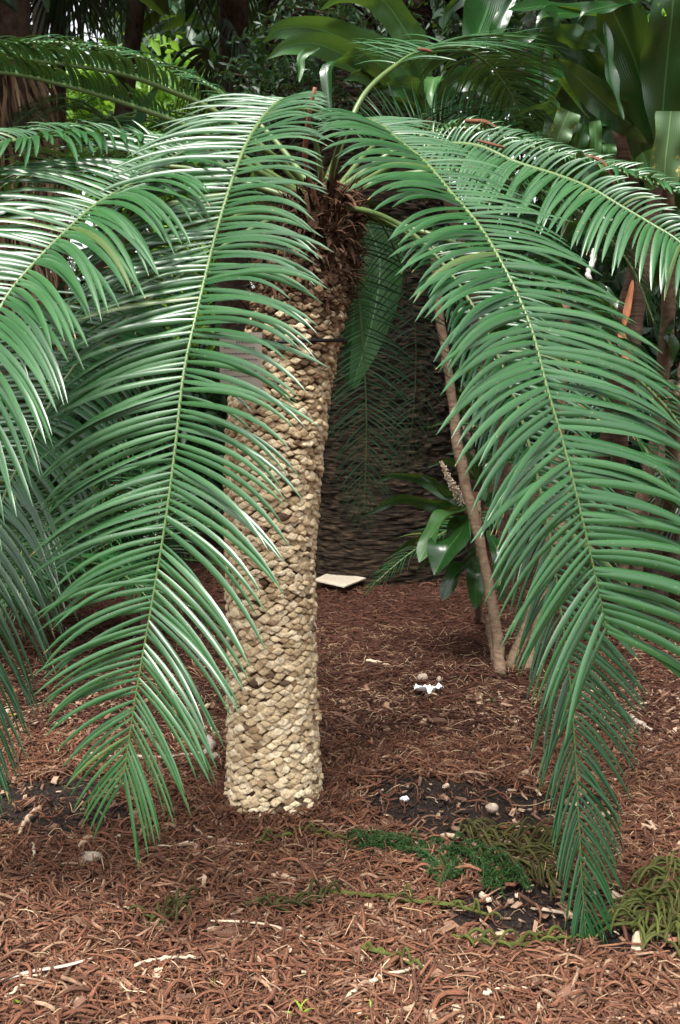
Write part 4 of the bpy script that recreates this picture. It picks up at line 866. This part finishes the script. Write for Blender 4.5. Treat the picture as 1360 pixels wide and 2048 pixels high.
def build_tree(px, Y, h, rad, n, size, mat, label, seed, name='broadleaf_tree', cat='tree', zc=None, tw=.2, grp=None):
    r = np.random.default_rng(seed); x = at(px, 800, Y)[0]; g = float(gz(x, Y))
    root = thing(name, (x, Y, g), label, cat, grp); mb = MB()
    P = np.array([[x, Y, g - .1], [x + .1, Y, g + h * .35], [x - .05, Y, g + h * .75]]); P = catmull(P, 12)
    mb.tubes(P[None], np.linspace(tw, tw * .4, 12)[None], 10)
    for k in range(6):
        s = P[r.integers(4, 11)]; e = np.array([x, Y, g + h * .8]) + nrm(r.normal(0, 1, 3)) * np.array(rad) * .6
        mb.tubes(catmull([s, (s + e) / 2 + [0, 0, .15], e], 8)[None], np.linspace(tw * .35, .01, 8)[None], 6)
    mb.build('trunk', M['browntrunk'], root)
    mb = MB(); leaf_cloud(mb, (x, Y, g + (zc if zc else h * .75)), rad, n, size, r); mb.build('crown', M[mat], root)
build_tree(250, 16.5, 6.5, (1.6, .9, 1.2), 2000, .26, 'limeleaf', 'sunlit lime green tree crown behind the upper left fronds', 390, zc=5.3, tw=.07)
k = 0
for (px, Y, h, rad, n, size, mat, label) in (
        (-1020, 6.5, 8, (3.0, 3.4, 3.2), 5200, .42, 'bgleaf', 'unseen dense tree added left of the view for shade'),  # this and the next three stand out of view, added to block side light
        (-900, 11.5, 9, (3.2, 3.0, 3.4), 4200, .42, 'bgleaf', 'unseen dense tree added further back on the left for shade'),
        (2300, 6.5, 8, (3.0, 3.4, 3.2), 5200, .42, 'bgleaf', 'unseen dense tree added right of the view for shade'),
        (2150, 11.5, 9, (3.2, 3.0, 3.4), 4200, .42, 'bgleaf', 'unseen dense tree added further back on the right for shade'),
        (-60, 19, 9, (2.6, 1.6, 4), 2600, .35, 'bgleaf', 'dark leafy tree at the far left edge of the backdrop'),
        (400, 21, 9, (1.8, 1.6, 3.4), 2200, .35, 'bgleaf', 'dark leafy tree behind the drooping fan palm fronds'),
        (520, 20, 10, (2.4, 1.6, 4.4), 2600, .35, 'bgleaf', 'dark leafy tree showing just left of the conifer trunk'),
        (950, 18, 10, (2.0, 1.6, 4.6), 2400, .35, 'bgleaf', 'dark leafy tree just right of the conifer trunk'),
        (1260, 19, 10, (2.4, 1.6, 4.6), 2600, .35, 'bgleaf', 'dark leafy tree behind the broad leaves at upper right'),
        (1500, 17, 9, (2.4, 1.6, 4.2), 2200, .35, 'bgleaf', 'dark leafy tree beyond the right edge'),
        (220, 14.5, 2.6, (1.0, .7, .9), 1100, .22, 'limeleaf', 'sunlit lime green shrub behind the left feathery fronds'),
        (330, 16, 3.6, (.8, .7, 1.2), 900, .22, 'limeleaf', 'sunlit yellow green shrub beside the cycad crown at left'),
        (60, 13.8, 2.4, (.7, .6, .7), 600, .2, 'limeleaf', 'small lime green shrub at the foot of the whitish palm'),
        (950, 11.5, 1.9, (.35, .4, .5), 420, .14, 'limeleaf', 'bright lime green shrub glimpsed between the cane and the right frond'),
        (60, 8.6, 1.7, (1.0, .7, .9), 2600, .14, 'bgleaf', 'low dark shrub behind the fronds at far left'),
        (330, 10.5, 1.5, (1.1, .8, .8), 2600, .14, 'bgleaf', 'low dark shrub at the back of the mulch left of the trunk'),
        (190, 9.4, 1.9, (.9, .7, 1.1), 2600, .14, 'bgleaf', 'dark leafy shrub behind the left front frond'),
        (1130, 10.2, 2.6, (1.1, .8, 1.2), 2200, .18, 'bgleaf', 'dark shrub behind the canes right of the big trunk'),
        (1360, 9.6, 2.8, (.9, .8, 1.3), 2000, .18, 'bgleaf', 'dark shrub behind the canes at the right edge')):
    shrub = h < 4
    build_tree(px, Y, h, rad, n, size, mat, label, 400 + k, 'shrub' if shrub else 'broadleaf_tree', 'shrub' if shrub else 'tree', tw=.05 if shrub else .22,
               grp='shrubs at the back of the garden' if shrub else 'trees closing the background'); k += 1
# far wood closing the view
mb = MB(); r = np.random.default_rng(9)
for x in np.arange(-16, 17, 2.0):
    for z in (2.2, 6.0, 9.6):
        if z > 3 and -8.4 < x < -4.9: continue
        leaf_cloud(mb, (x + r.normal(0, .5), 28 + r.normal(0, 1.5), z + r.normal(0, .6)), (1.9, 1.4, 2.6), 900, .55, r)
tag(mb.build('far_wood', M['bgleaf'], loc=(0, 30, 0)), 'dark wood closing the view behind all the palms', 'wood', kind='stuff')

# ------------------------------------------------------------------ things lying on the mulch
def lying(name, pts, rad, mat, label, cat, lift=0.022, k=6, n=18, taper=(0.8, 1, 0.5), jitter=0.004, group=None, seed=0):
    P = catmull([ground(*p) for p in pts], n); r = np.random.default_rng(seed + len(label))
    P[:, 2] = gz(P[:, 0], P[:, 1]) + lift; P += r.normal(0, jitter, P.shape) * [1, 1, .4]
    mb = MB(); mb.tubes(P[None], (rad * np.interp(np.linspace(0, 1, n), [0, .5, 1], taper))[None], k)
    return tag(mb.build(name, M[mat], loc=P[0]), label, cat, group)
def lying_strip(name, pts, wd, mat, label, cat, lift=0.026, n=12):
    P = catmull([ground(*p) for p in pts], n); P[:, 2] = gz(P[:, 0], P[:, 1]) + lift
    T = nrm(np.gradient(P, axis=0)); B = nrm(np.cross(T, [0, 0.25, 1.0])); NN = np.cross(B, T)
    NN = np.where(NN[:, 2:3] < 0, -NN, NN)
    wp = wd * np.interp(np.linspace(0, 1, n), [0, .15, .8, 1], [.5, 1, .8, .25])
    t = np.linspace(-1, 1, 5); up = P[:, None] + (wp / 2)[:, None, None] * t[None, :, None] * B[:, None] + (0.2 * wp[:, None] * (1 - t ** 2)[None])[..., None] * NN[:, None]
    dn = up[:, ::-1] - 0.003 * NN[:, None]
    V = np.concatenate([up, dn], 1); mb = MB(); mb.grid(V[None], None, True)
    return tag(mb.build(name, M[mat], loc=P[0]), label, cat)
b = lying('fallen_branch', [(170, 1516), (250, 1524), (330, 1526), (395, 1521)], 0.013, 'greystick', 'long pale grey branch lying left of the cycad trunk base', 'branch', taper=(.35, .8, 1.1))
lying('curled_bark', [(395, 1524), (412, 1520), (424, 1505), (418, 1490)], 0.016, 'greystick', 'pale curled bark piece at the right end of the grey branch', 'bark', taper=(.6, 1.2, .7), lift=.035)
lying_strip('dry_leaf_strip', [(422, 1858), (485, 1860), (545, 1868), (600, 1888), (645, 1906)], 0.014, 'stick', 'long whitish dry strip with a kink in the centre foreground', 'leaf strip')
lying_strip('dry_leaf_strip', [(-10, 1985), (60, 1962), (130, 1950), (185, 1934)], 0.020, 'greystick', 'broad grey brown dry strip at the left edge foreground', 'leaf strip')
lying('stick', [(8, 2014), (40, 1992), (80, 1962)], 0.005, 'stick', 'short pale stick crossing the grey strip at lower left', 'stick')
lying('stick', [(683, 2018), (730, 1985), (790, 1962), (850, 1945)], 0.006, 'stick', 'long pale forked stick in the lower middle foreground', 'stick')
lying('stick', [(255, 1950), (300, 1938), (350, 1931), (400, 1930)], 0.006, 'stick', 'straight pale stick in the lower left foreground', 'stick')
lying('stick', [(285, 1711), (345, 1702), (410, 1693)], 0.005, 'stick', 'slim tan stick below the left front frond tip', 'stick')
lying('knobbed_twig', [(373, 1658), (405, 1680), (440, 1694), (492, 1701), (515, 1690), (530, 1676)], 0.005, 'stick', 'bent pale twig with a knob at its end below the trunk', 'twig')
lying('stick', [(460, 1889), (510, 1888), (560, 1889)], 0.004, 'chip', 'short straight stick under the whitish strip', 'stick')
lying('stick', [(65, 1700), (66, 1735), (62, 1765)], 0.005, 'stick', 'upright looking pale stick on the left soil edge', 'stick')
lying('stick', [(540, 1768), (560, 1762), (590, 1775)], 0.010, 'chip', 'pale splinter of wood below the trunk', 'stick')
lying('stick', [(968, 2004), (1010, 1997), (1050, 1992)], 0.007, 'stick', 'pale straight stick at the lower right foreground', 'stick')
lying('stick', [(733, 1328), (755, 1332), (785, 1340)], 0.010, 'stick', 'pale split stick on the mulch before the ground board', 'stick')
lying('stick', [(1245, 1497), (1290, 1508), (1370, 1532)], 0.007, 'greystick', 'grey stick at the right edge of the middle mulch', 'stick')
lying('stick', [(1262, 1440), (1275, 1452), (1302, 1468)], 0.012, 'greystick', 'thick grey splinter right of the low hanging frond', 'stick')
lying('stick', [(80, 1625), (55, 1650), (38, 1678)], 0.010, 'chip', 'pointed wood splinter on dark soil at left', 'stick')
lying('stick', [(180, 1690), (168, 1700), (160, 1707)], 0.017, 'chip', 'thick pale wood chunk left of the front frond tip', 'wood chip')
lying('curved_twig', [(478, 1722), (470, 1705), (440, 1700), (400, 1690)], 0.006, 'twig', 'curved reddish rope-like twig below the knobbed twig', 'twig')
lying('curved_twig', [(395, 1870), (370, 1850), (365, 1830), (380, 1815), (400, 1822)], 0.007, 'twig', 'hooked tan brown twig in the left foreground', 'twig')
lying('curved_twig', [(520, 2040), (550, 1990), (545, 1945), (500, 1915), (470, 1905)], 0.009, 'twig', 'long thick rope-like twig curving up from the bottom edge', 'twig')
lying('curved_twig', [(210, 1960), (215, 1930), (260, 1940), (262, 1985), (235, 2010)], 0.007, 'twig', 'looped reddish twig in the lower left foreground', 'twig')
lying('curved_twig', [(570, 1990), (585, 1960), (610, 1950), (640, 1955)], 0.008, 'twig', 'arched orange brown twig right of the long rope twig', 'twig')
lying('curved_twig', [(935, 1890), (930, 1870), (945, 1862), (957, 1860)], 0.008, 'twig', 'hooked orange twig on the dark soil at right', 'twig')
lying('curved_twig', [(1005, 1783), (1030, 1782), (1042, 1765)], 0.007, 'twig', 'small bent red twig among the olive branches', 'twig')
lying('curved_twig', [(1000, 1915), (1100, 1935), (1160, 1940), (1220, 1930)], 0.008, 'twig', 'long brown rope twig under the hanging frond tip', 'twig')
# white scrap, stones, leaves
def blob(name, px, py, size, mat, label, cat, sq=(1, .8, .5), seed=0, rough=.25, lift=0.015):
    c = ground(px, py); r = np.random.default_rng(seed + px); a = np.arange(14) * 2 * np.pi / 14; ph = np.linspace(-np.pi / 2, np.pi / 2, 9)
    V = np.stack([np.cos(ph)[:, None] * np.cos(a), np.cos(ph)[:, None] * np.sin(a), np.sin(ph)[:, None] + 0 * a], -1)
    V = V * (1 + rough * (fbm(V * 2.3 + px, 3) - .5) * 2)[..., None] * np.array(sq) * size + c + [0, 0, sq[2] * size * .6 + lift]
    mb = MB(); mb.grid(V[None], None, True)
    return tag(mb.build(name, M[mat], loc=c), label, cat)
def paper():
    c = ground(858, 1392); r = np.random.default_rng(2); X, Y = np.meshgrid(np.linspace(-1, 1, 14), np.linspace(-1, 1, 9))
    e = 0.7 + .5 * fbm(np.stack([X * 2, Y * 2, X * 0], -1), 3, 5)
    V = np.stack([X * .075 * e, Y * .03 * e + .018 * np.abs(X),   .01 + .07 * fbm(np.stack([X * 3, Y * 3, X * 0], -1), 3, 8)], -1) + c
    mb = MB(); mb.grid(V[None]); mb.grid((V - [0, 0, .003])[None, :, ::-1]); tag(mb.build('paper_scrap', M['white'], loc=c), 'crumpled white scrap lying on the mulch right of the trunk', 'scrap')
paper()
blob('stone', 845, 1366, 0.030, 'stone', 'rounded buff stone just above the white scrap', 'stone', (1, .8, .8))
blob('stone', 878, 1368, 0.018, 'stone', 'small pointed buff stone beside the rounded one', 'stone', (.8, .8, 1))
blob('stone', 984, 1630, 0.024, 'stone', 'round tan stone on the dark soil behind the olive branches', 'stone', (1, .8, .8))
blob('stone', 180, 1728, 0.032, 'stone', 'flat mossy grey stone half buried below the left frond tip', 'stone', (1.2, .8, .5))
blob('white_chip', 809, 1608, 0.016, 'white', 'bright white chip on the dark soil right of the trunk', 'chip', (1, .7, .6), rough=.6)
blob('white_chip', 736, 1827, 0.016, 'chip', 'pale chip on the mulch just above the long olive twig', 'chip', (1, .8, .6), rough=.5)
blob('white_chip', 1003, 1884, 0.020, 'chip', 'angular cream chip on dark soil left of the hanging frond tip', 'chip', (1, .9, .4), rough=.6)
blob('white_chip', 430, 1527, 0.024, 'stone', 'pale lump beside the curled bark near the trunk', 'chip', (1, .8, .8))
def dead_leaf(px, py, s, mat, label, th=0.3):
    c = ground(px, py); t = np.linspace(0, 1, 7); d = np.array([math.cos(th), math.sin(th), .12]); P = c + [0, 0, .022] + d * s * (t - .5)[:, None] + np.array([0, 0, .25 * s]) * ((t - .5) ** 2)[:, None]
    mb = MB(); mb.blades(P[None], np.cross(d, [0, 0, 1.0])[None, None] * np.ones((1, 7, 1)) + [0, 0, .15], np.array([[[0, 0, 1.0]]]) * np.ones((1, 7, 1)), (s * .5 * np.sin(np.pi * np.clip(t, .04, .97)))[None], -.15, 5)
    tag(mb.build('dead_leaf', M[mat], loc=c), label, 'leaf')
dead_leaf(27, 1438, .05, 'yellow', 'small yellow leaf on the mulch at the far left')
dead_leaf(212, 1477, .055, 'yellow', 'yellow leaf on the mulch behind the left front frond')
dead_leaf(885, 1845, .0, 'yellow', 'x') if False else None
dead_leaf(1345, 1895, .07, 'deadbrown', 'orange brown dead leaf at the right edge foreground', .1)
dead_leaf(1245, 1303, .06, 'deadbrown', 'red brown dead leaf on the mulch right of the front frond', .8)
dead_leaf(240, 1995, .05, 'deadbrown', 'brown dead leaf in the lower left foreground', 1.3)
dead_leaf(905, 1330, .05, 'deadbrown', 'red brown dead leaf left of the leaning cane', .6)
dead_leaf(1058, 1787, .035, 'chip', 'tan ragged leaf fragment under the olive branches', .4)

# fallen green conifer branches
def fallen(name, stem, n, L, mat, label, seed, rad=.006, spread=55, needles=False, arc=1.2, srad=.007, smat=None, tri=None, lift=.03, hgt=.05):
    r = np.random.default_rng(seed); P = catmull([ground(*p) for p in stem], 24); P[:, 2] = gz(P[:, 0], P[:, 1]) + lift
    root = thing(name, P[0], label, 'branch')
    mb = MB(); mb.tubes(P[None], np.linspace(srad, srad * .6, 24)[None], 7); mb.build('stem', M[smat or mat], root)
    T = nrm(np.gradient(P, axis=0)); i = np.clip((np.linspace(.06, 1, n) * 23).astype(int), 0, 23); sg = np.where(np.arange(n) % 2, 1, -1)
    a = np.radians(spread * r.uniform(.55, 1.15, n)) * sg
    th0 = np.arctan2(T[i, 1], T[i, 0]) + a; K = 8; t = np.linspace(0, 1, K)
    th = th0[:, None] - (a * .55)[:, None] * t[None] * arc + r.normal(0, .25, n)[:, None] * t[None]
    l = L * r.uniform(.55, 1.15, n) * np.interp(i, [0, 8, 23], [.7, 1, .75])
    xy = np.cumsum(np.stack([np.cos(th), np.sin(th)], -1) * (l / K)[:, None, None], 1) + P[i, :2][:, None]
    hz = r.uniform(.2, 1, n) * hgt
    z = gz(xy[..., 0], xy[..., 1]) + lift * .8 + hz[:, None] * np.sin(np.pi * t * .9 + .2)[None] * r.uniform(.3, 1.2, n)[:, None]
    C = np.concatenate([xy, z[..., None]], -1); C = np.concatenate([P[i][:, None], C], 1)
    mb = MB()
    if not needles:
        mb.tubes(C, rad * r.uniform(.75, 1.15, n)[:, None] * np.array([[.8, 1, 1, 1, 1, 1, .9, .75, .4]]), 6)
    else:
        mb.tubes(C, rad * .3 * np.ones((n, 9)), 4)
        m = 90; u = r.uniform(.2, 7.99, (n, m)); kk = u.astype(int); f = (u - kk)[..., None]; ix = np.arange(n)[:, None]
        p = (C[ix, kk] * (1 - f) + C[ix, kk + 1] * f).reshape(-1, 3); tg = nrm((C[ix, kk + 1] - C[ix, kk]).reshape(-1, 3))
        d = nrm(nrm(r.normal(0, 1, p.shape)) + tg * .9); ll = rad * r.uniform(1.2, 2.4, len(p))[:, None]
        mb.blades(np.stack([p, p + d * ll * .5, p + d * ll], 1), nrm(np.cross(d, r.normal(0, 1, p.shape)))[:, None] * np.ones((1, 3, 1)), d[:, None] * 0 + [0, 0, 1.0], ll * np.array([[.22, .22, .03]]), 0)
    mb.build('foliage', M[mat], root)
fallen('fallen_conifer_branch', [(877, 1792), (885, 1745), (830, 1712), (730, 1700)], 54, .15, 'needle', 'dark green feathery conifer sprig fallen left of the olive branches', 61, .0075, 50, True, smat='olive_dark')
fallen('fallen_conifer_branch', [(870, 1722), (920, 1722), (975, 1745), (1010, 1778)], 54, .14, 'needle', 'dark green feathery conifer sprig on the dark soil in front of the olive pile', 62, .0075, 50, True, smat='olive_dark')
fallen('fallen_conifer_branch', [(905, 1672), (960, 1690), (1030, 1705), (1105, 1712)], 66, .17, 'olive_dark', 'brown olive rope-like conifer branch heaped beside the low hanging frond', 63, .0042, 55, smat='cane', hgt=.09, srad=.009)
fallen('fallen_conifer_branch', [(935, 1700), (1000, 1728), (1060, 1745), (1120, 1790)], 54, .16, 'olive_dark', 'second brown olive conifer branch lying under the hanging frond', 64, .0042, 50, smat='cane', hgt=.07, srad=.009)
fallen('fallen_conifer_branch', [(1345, 1722), (1335, 1770), (1300, 1830), (1260, 1870)], 70, .20, 'olive', 'large olive green rope-like conifer branch fallen at the right edge', 65, .0046, 42, hgt=.06)
fallen('fallen_conifer_branch', [(1400, 1760), (1360, 1800), (1340, 1860), (1330, 1900)], 30, .16, 'olive', 'olive conifer branch cut by the right edge of the photo', 66, .0046, 40, hgt=.05)
fallen('fallen_conifer_branch', [(640, 1800), (740, 1810), (830, 1822), (900, 1828), (972, 1848)], 16, .07, 'olive', 'long thin yellow olive twig lying across the right foreground', 67, .004, 25, srad=.008)
fallen('fallen_conifer_branch', [(905, 1892), (960, 1905), (1040, 1908), (1150, 1895)], 16, .09, 'olive', 'green twig lying below the hanging frond tip', 68, .005, 25, srad=.006)
fallen('fallen_conifer_branch', [(490, 1826), (560, 1828), (610, 1822), (655, 1805)], 20, .09, 'olive_dark', 'dark olive twig bunch in the centre foreground', 69, .005, 35)
fallen('fallen_conifer_branch', [(515, 1700), (560, 1690), (610, 1682), (660, 1690)], 16, .08, 'olive', 'olive green twig in front of the trunk base', 70, .0045, 35)
fallen('fallen_conifer_branch', [(725, 1915), (760, 1925), (800, 1938), (820, 1948)], 6, .05, 'olive', 'short yellow olive twig in the right foreground', 71, .005, 20, srad=.008)
fallen('fallen_conifer_branch', [(340, 1830), (370, 1815), (330, 1860), (300, 1845)], 16, .09, 'olive_dark', 'brown olive twig tangle in the left foreground', 72, .005, 60)
# small green shoots
def shoots(px, py, n, s, mat, label, seed, name='seedling', up=1.2):
    r = np.random.default_rng(seed); c = ground(px, py); root = None
    K = 6; t = np.linspace(0, 1, K); d = nrm(r.normal(0, 1, (n, 3)) * [1, 1, .2] + [0, 0, up]); l = s * r.uniform(.6, 1.2, n)
    D = nrm(d[:, None] + t[None, :, None] * np.array([0, 0, -.9])); C = c + r.normal(0, s * .15, (n, 1, 3)) * [1, 1, 0] + np.cumsum(D * (l / K)[:, None, None], 1)
    B = nrm(np.cross(D, r.normal(0, 1, (n, 1, 3)))); mb = MB(); mb.blades(C, B, np.cross(B, D), s * .16 * np.interp(t, [0, .4, 1], [.6, 1, .05])[None] * np.ones((n, 1)), .2)
    tag(mb.build(name, M[mat], loc=c), label, 'seedling')
shoots(605, 2040, 7, .055, 'yellowgreen', 'bright lime shoots at the bottom edge foreground', 1)
shoots(748, 2040, 6, .05, 'yellowgreen', 'yellow green shoots at the bottom edge right of the lime ones', 2)
shoots(562, 1705, 4, .045, 'yellowgreen', 'small green blades in front of the trunk base', 3)
shoots(985, 1412, 7, .06, 'needle', 'tiny green seedling on the mulch below the canes', 4, up=1.8)
shoots(1243, 1425, 8, .06, 'needle', 'small green seedling right of the low hanging frond', 5, up=1.8)
shoots(375, 1945, 5, .06, 'yellowgreen', 'flat lime green shoot lying in the lower left mulch', 6, up=.3)
shoots(430, 1972, 4, .05, 'yellowgreen', 'second lime shoot just right of the flat one', 7, up=.3)
shoots(15, 2020, 6, .07, 'yellowgreen', 'lime green shoot in the lower left corner', 8, up=.3)

# pale board lying at the foot of the conifer
def board():
    P = [at(627, 1178, 8.0), at(664, 1164, 8.0), at(731, 1176, 8.0), at(690, 1193, 8.0)]
    G = [ground(627, 1180), ground(663, 1164), ground(732, 1177), ground(688, 1194)]
    c = np.mean(G, 0); root = thing('ground_board', c, 'pale cream board lying on the mulch at the foot of the conifer trunk', 'board')
    top = np.array([[g[0], g[1], c[2] + .085 + .02 * (g[1] - c[1])] for g in G]); bot = top - [0, 0, .010]
    mb = MB(); mb.add(np.vstack([top, bot]), [[3, 2, 1, 0], [4, 5, 6, 7], [0, 1, 5, 4], [1, 2, 6, 5], [2, 3, 7, 6], [3, 0, 4, 7]]); mb.build('panel', M['slab'], root, smooth=False)
    mb = MB(); r = random.Random(3)
    for k in range(7):
        v = .14 + .12 * k; u = .08
        while u < .9:
            du = r.uniform(.015, .05); L_ = lambda uu: (top[0] * (1 - uu) + top[3] * uu) * (1 - v) + (top[1] * (1 - uu) + top[2] * uu) * v
            a, b2 = L_(u), L_(min(u + du, .93)); e = np.array([0, .004, 0]); z = np.array([0, 0, .002])
            mb.add([a - e + z, b2 - e + z, b2 + e + z, a + e + z], [[0, 1, 2, 3]]); u += du + .018
    mb.build('faded_lettering', M['ink'], root)
board()

# brown conifer twigs caught in the crown fronds
def hung(pts, label, seed, rad=.005, mat='twig', n=14):
    P = catmull([at(*p) for p in pts], n); mb = MB(); mb.tubes(P[None], (rad * np.interp(np.linspace(0, 1, n), [0, .5, 1], [.7, 1, .6]))[None], 6)
    tag(mb.build('caught_twig', M[mat], loc=P[0]), label, 'twig')
hung([(1165, 310, 3.75), (1195, 318, 3.7), (1215, 335, 3.68), (1230, 372, 3.66)], 'orange brown twig draped over the right hand fronds', 1, .007)
hung([(930, 242, 3.95), (970, 245, 3.95), (1000, 262, 3.95)], 'reddish twig caught on top of the right fronds near the crown', 2, .010)
hung([(955, 281, 3.55), (990, 290, 3.5), (1010, 296, 3.5)], 'rusty twig lying in the right fronds below the reddish one', 3, .006)
hung([(835, 98, 3.85), (850, 100, 3.85), (864, 103, 3.85)], 'short brown twig on the bend of the upright back frond', 4, .007)
hung([(655, 350, 3.8), (670, 362, 3.78), (690, 372, 3.78)], 'rusty orange twig lodged in the crown centre', 5, .006)
hung([(630, 175, 3.35), (615, 250, 3.4), (612, 330, 3.5), (640, 420, 3.6)], 'long pinkish dry stalk hanging through the left front frond', 6, .009, 'deadbrown')
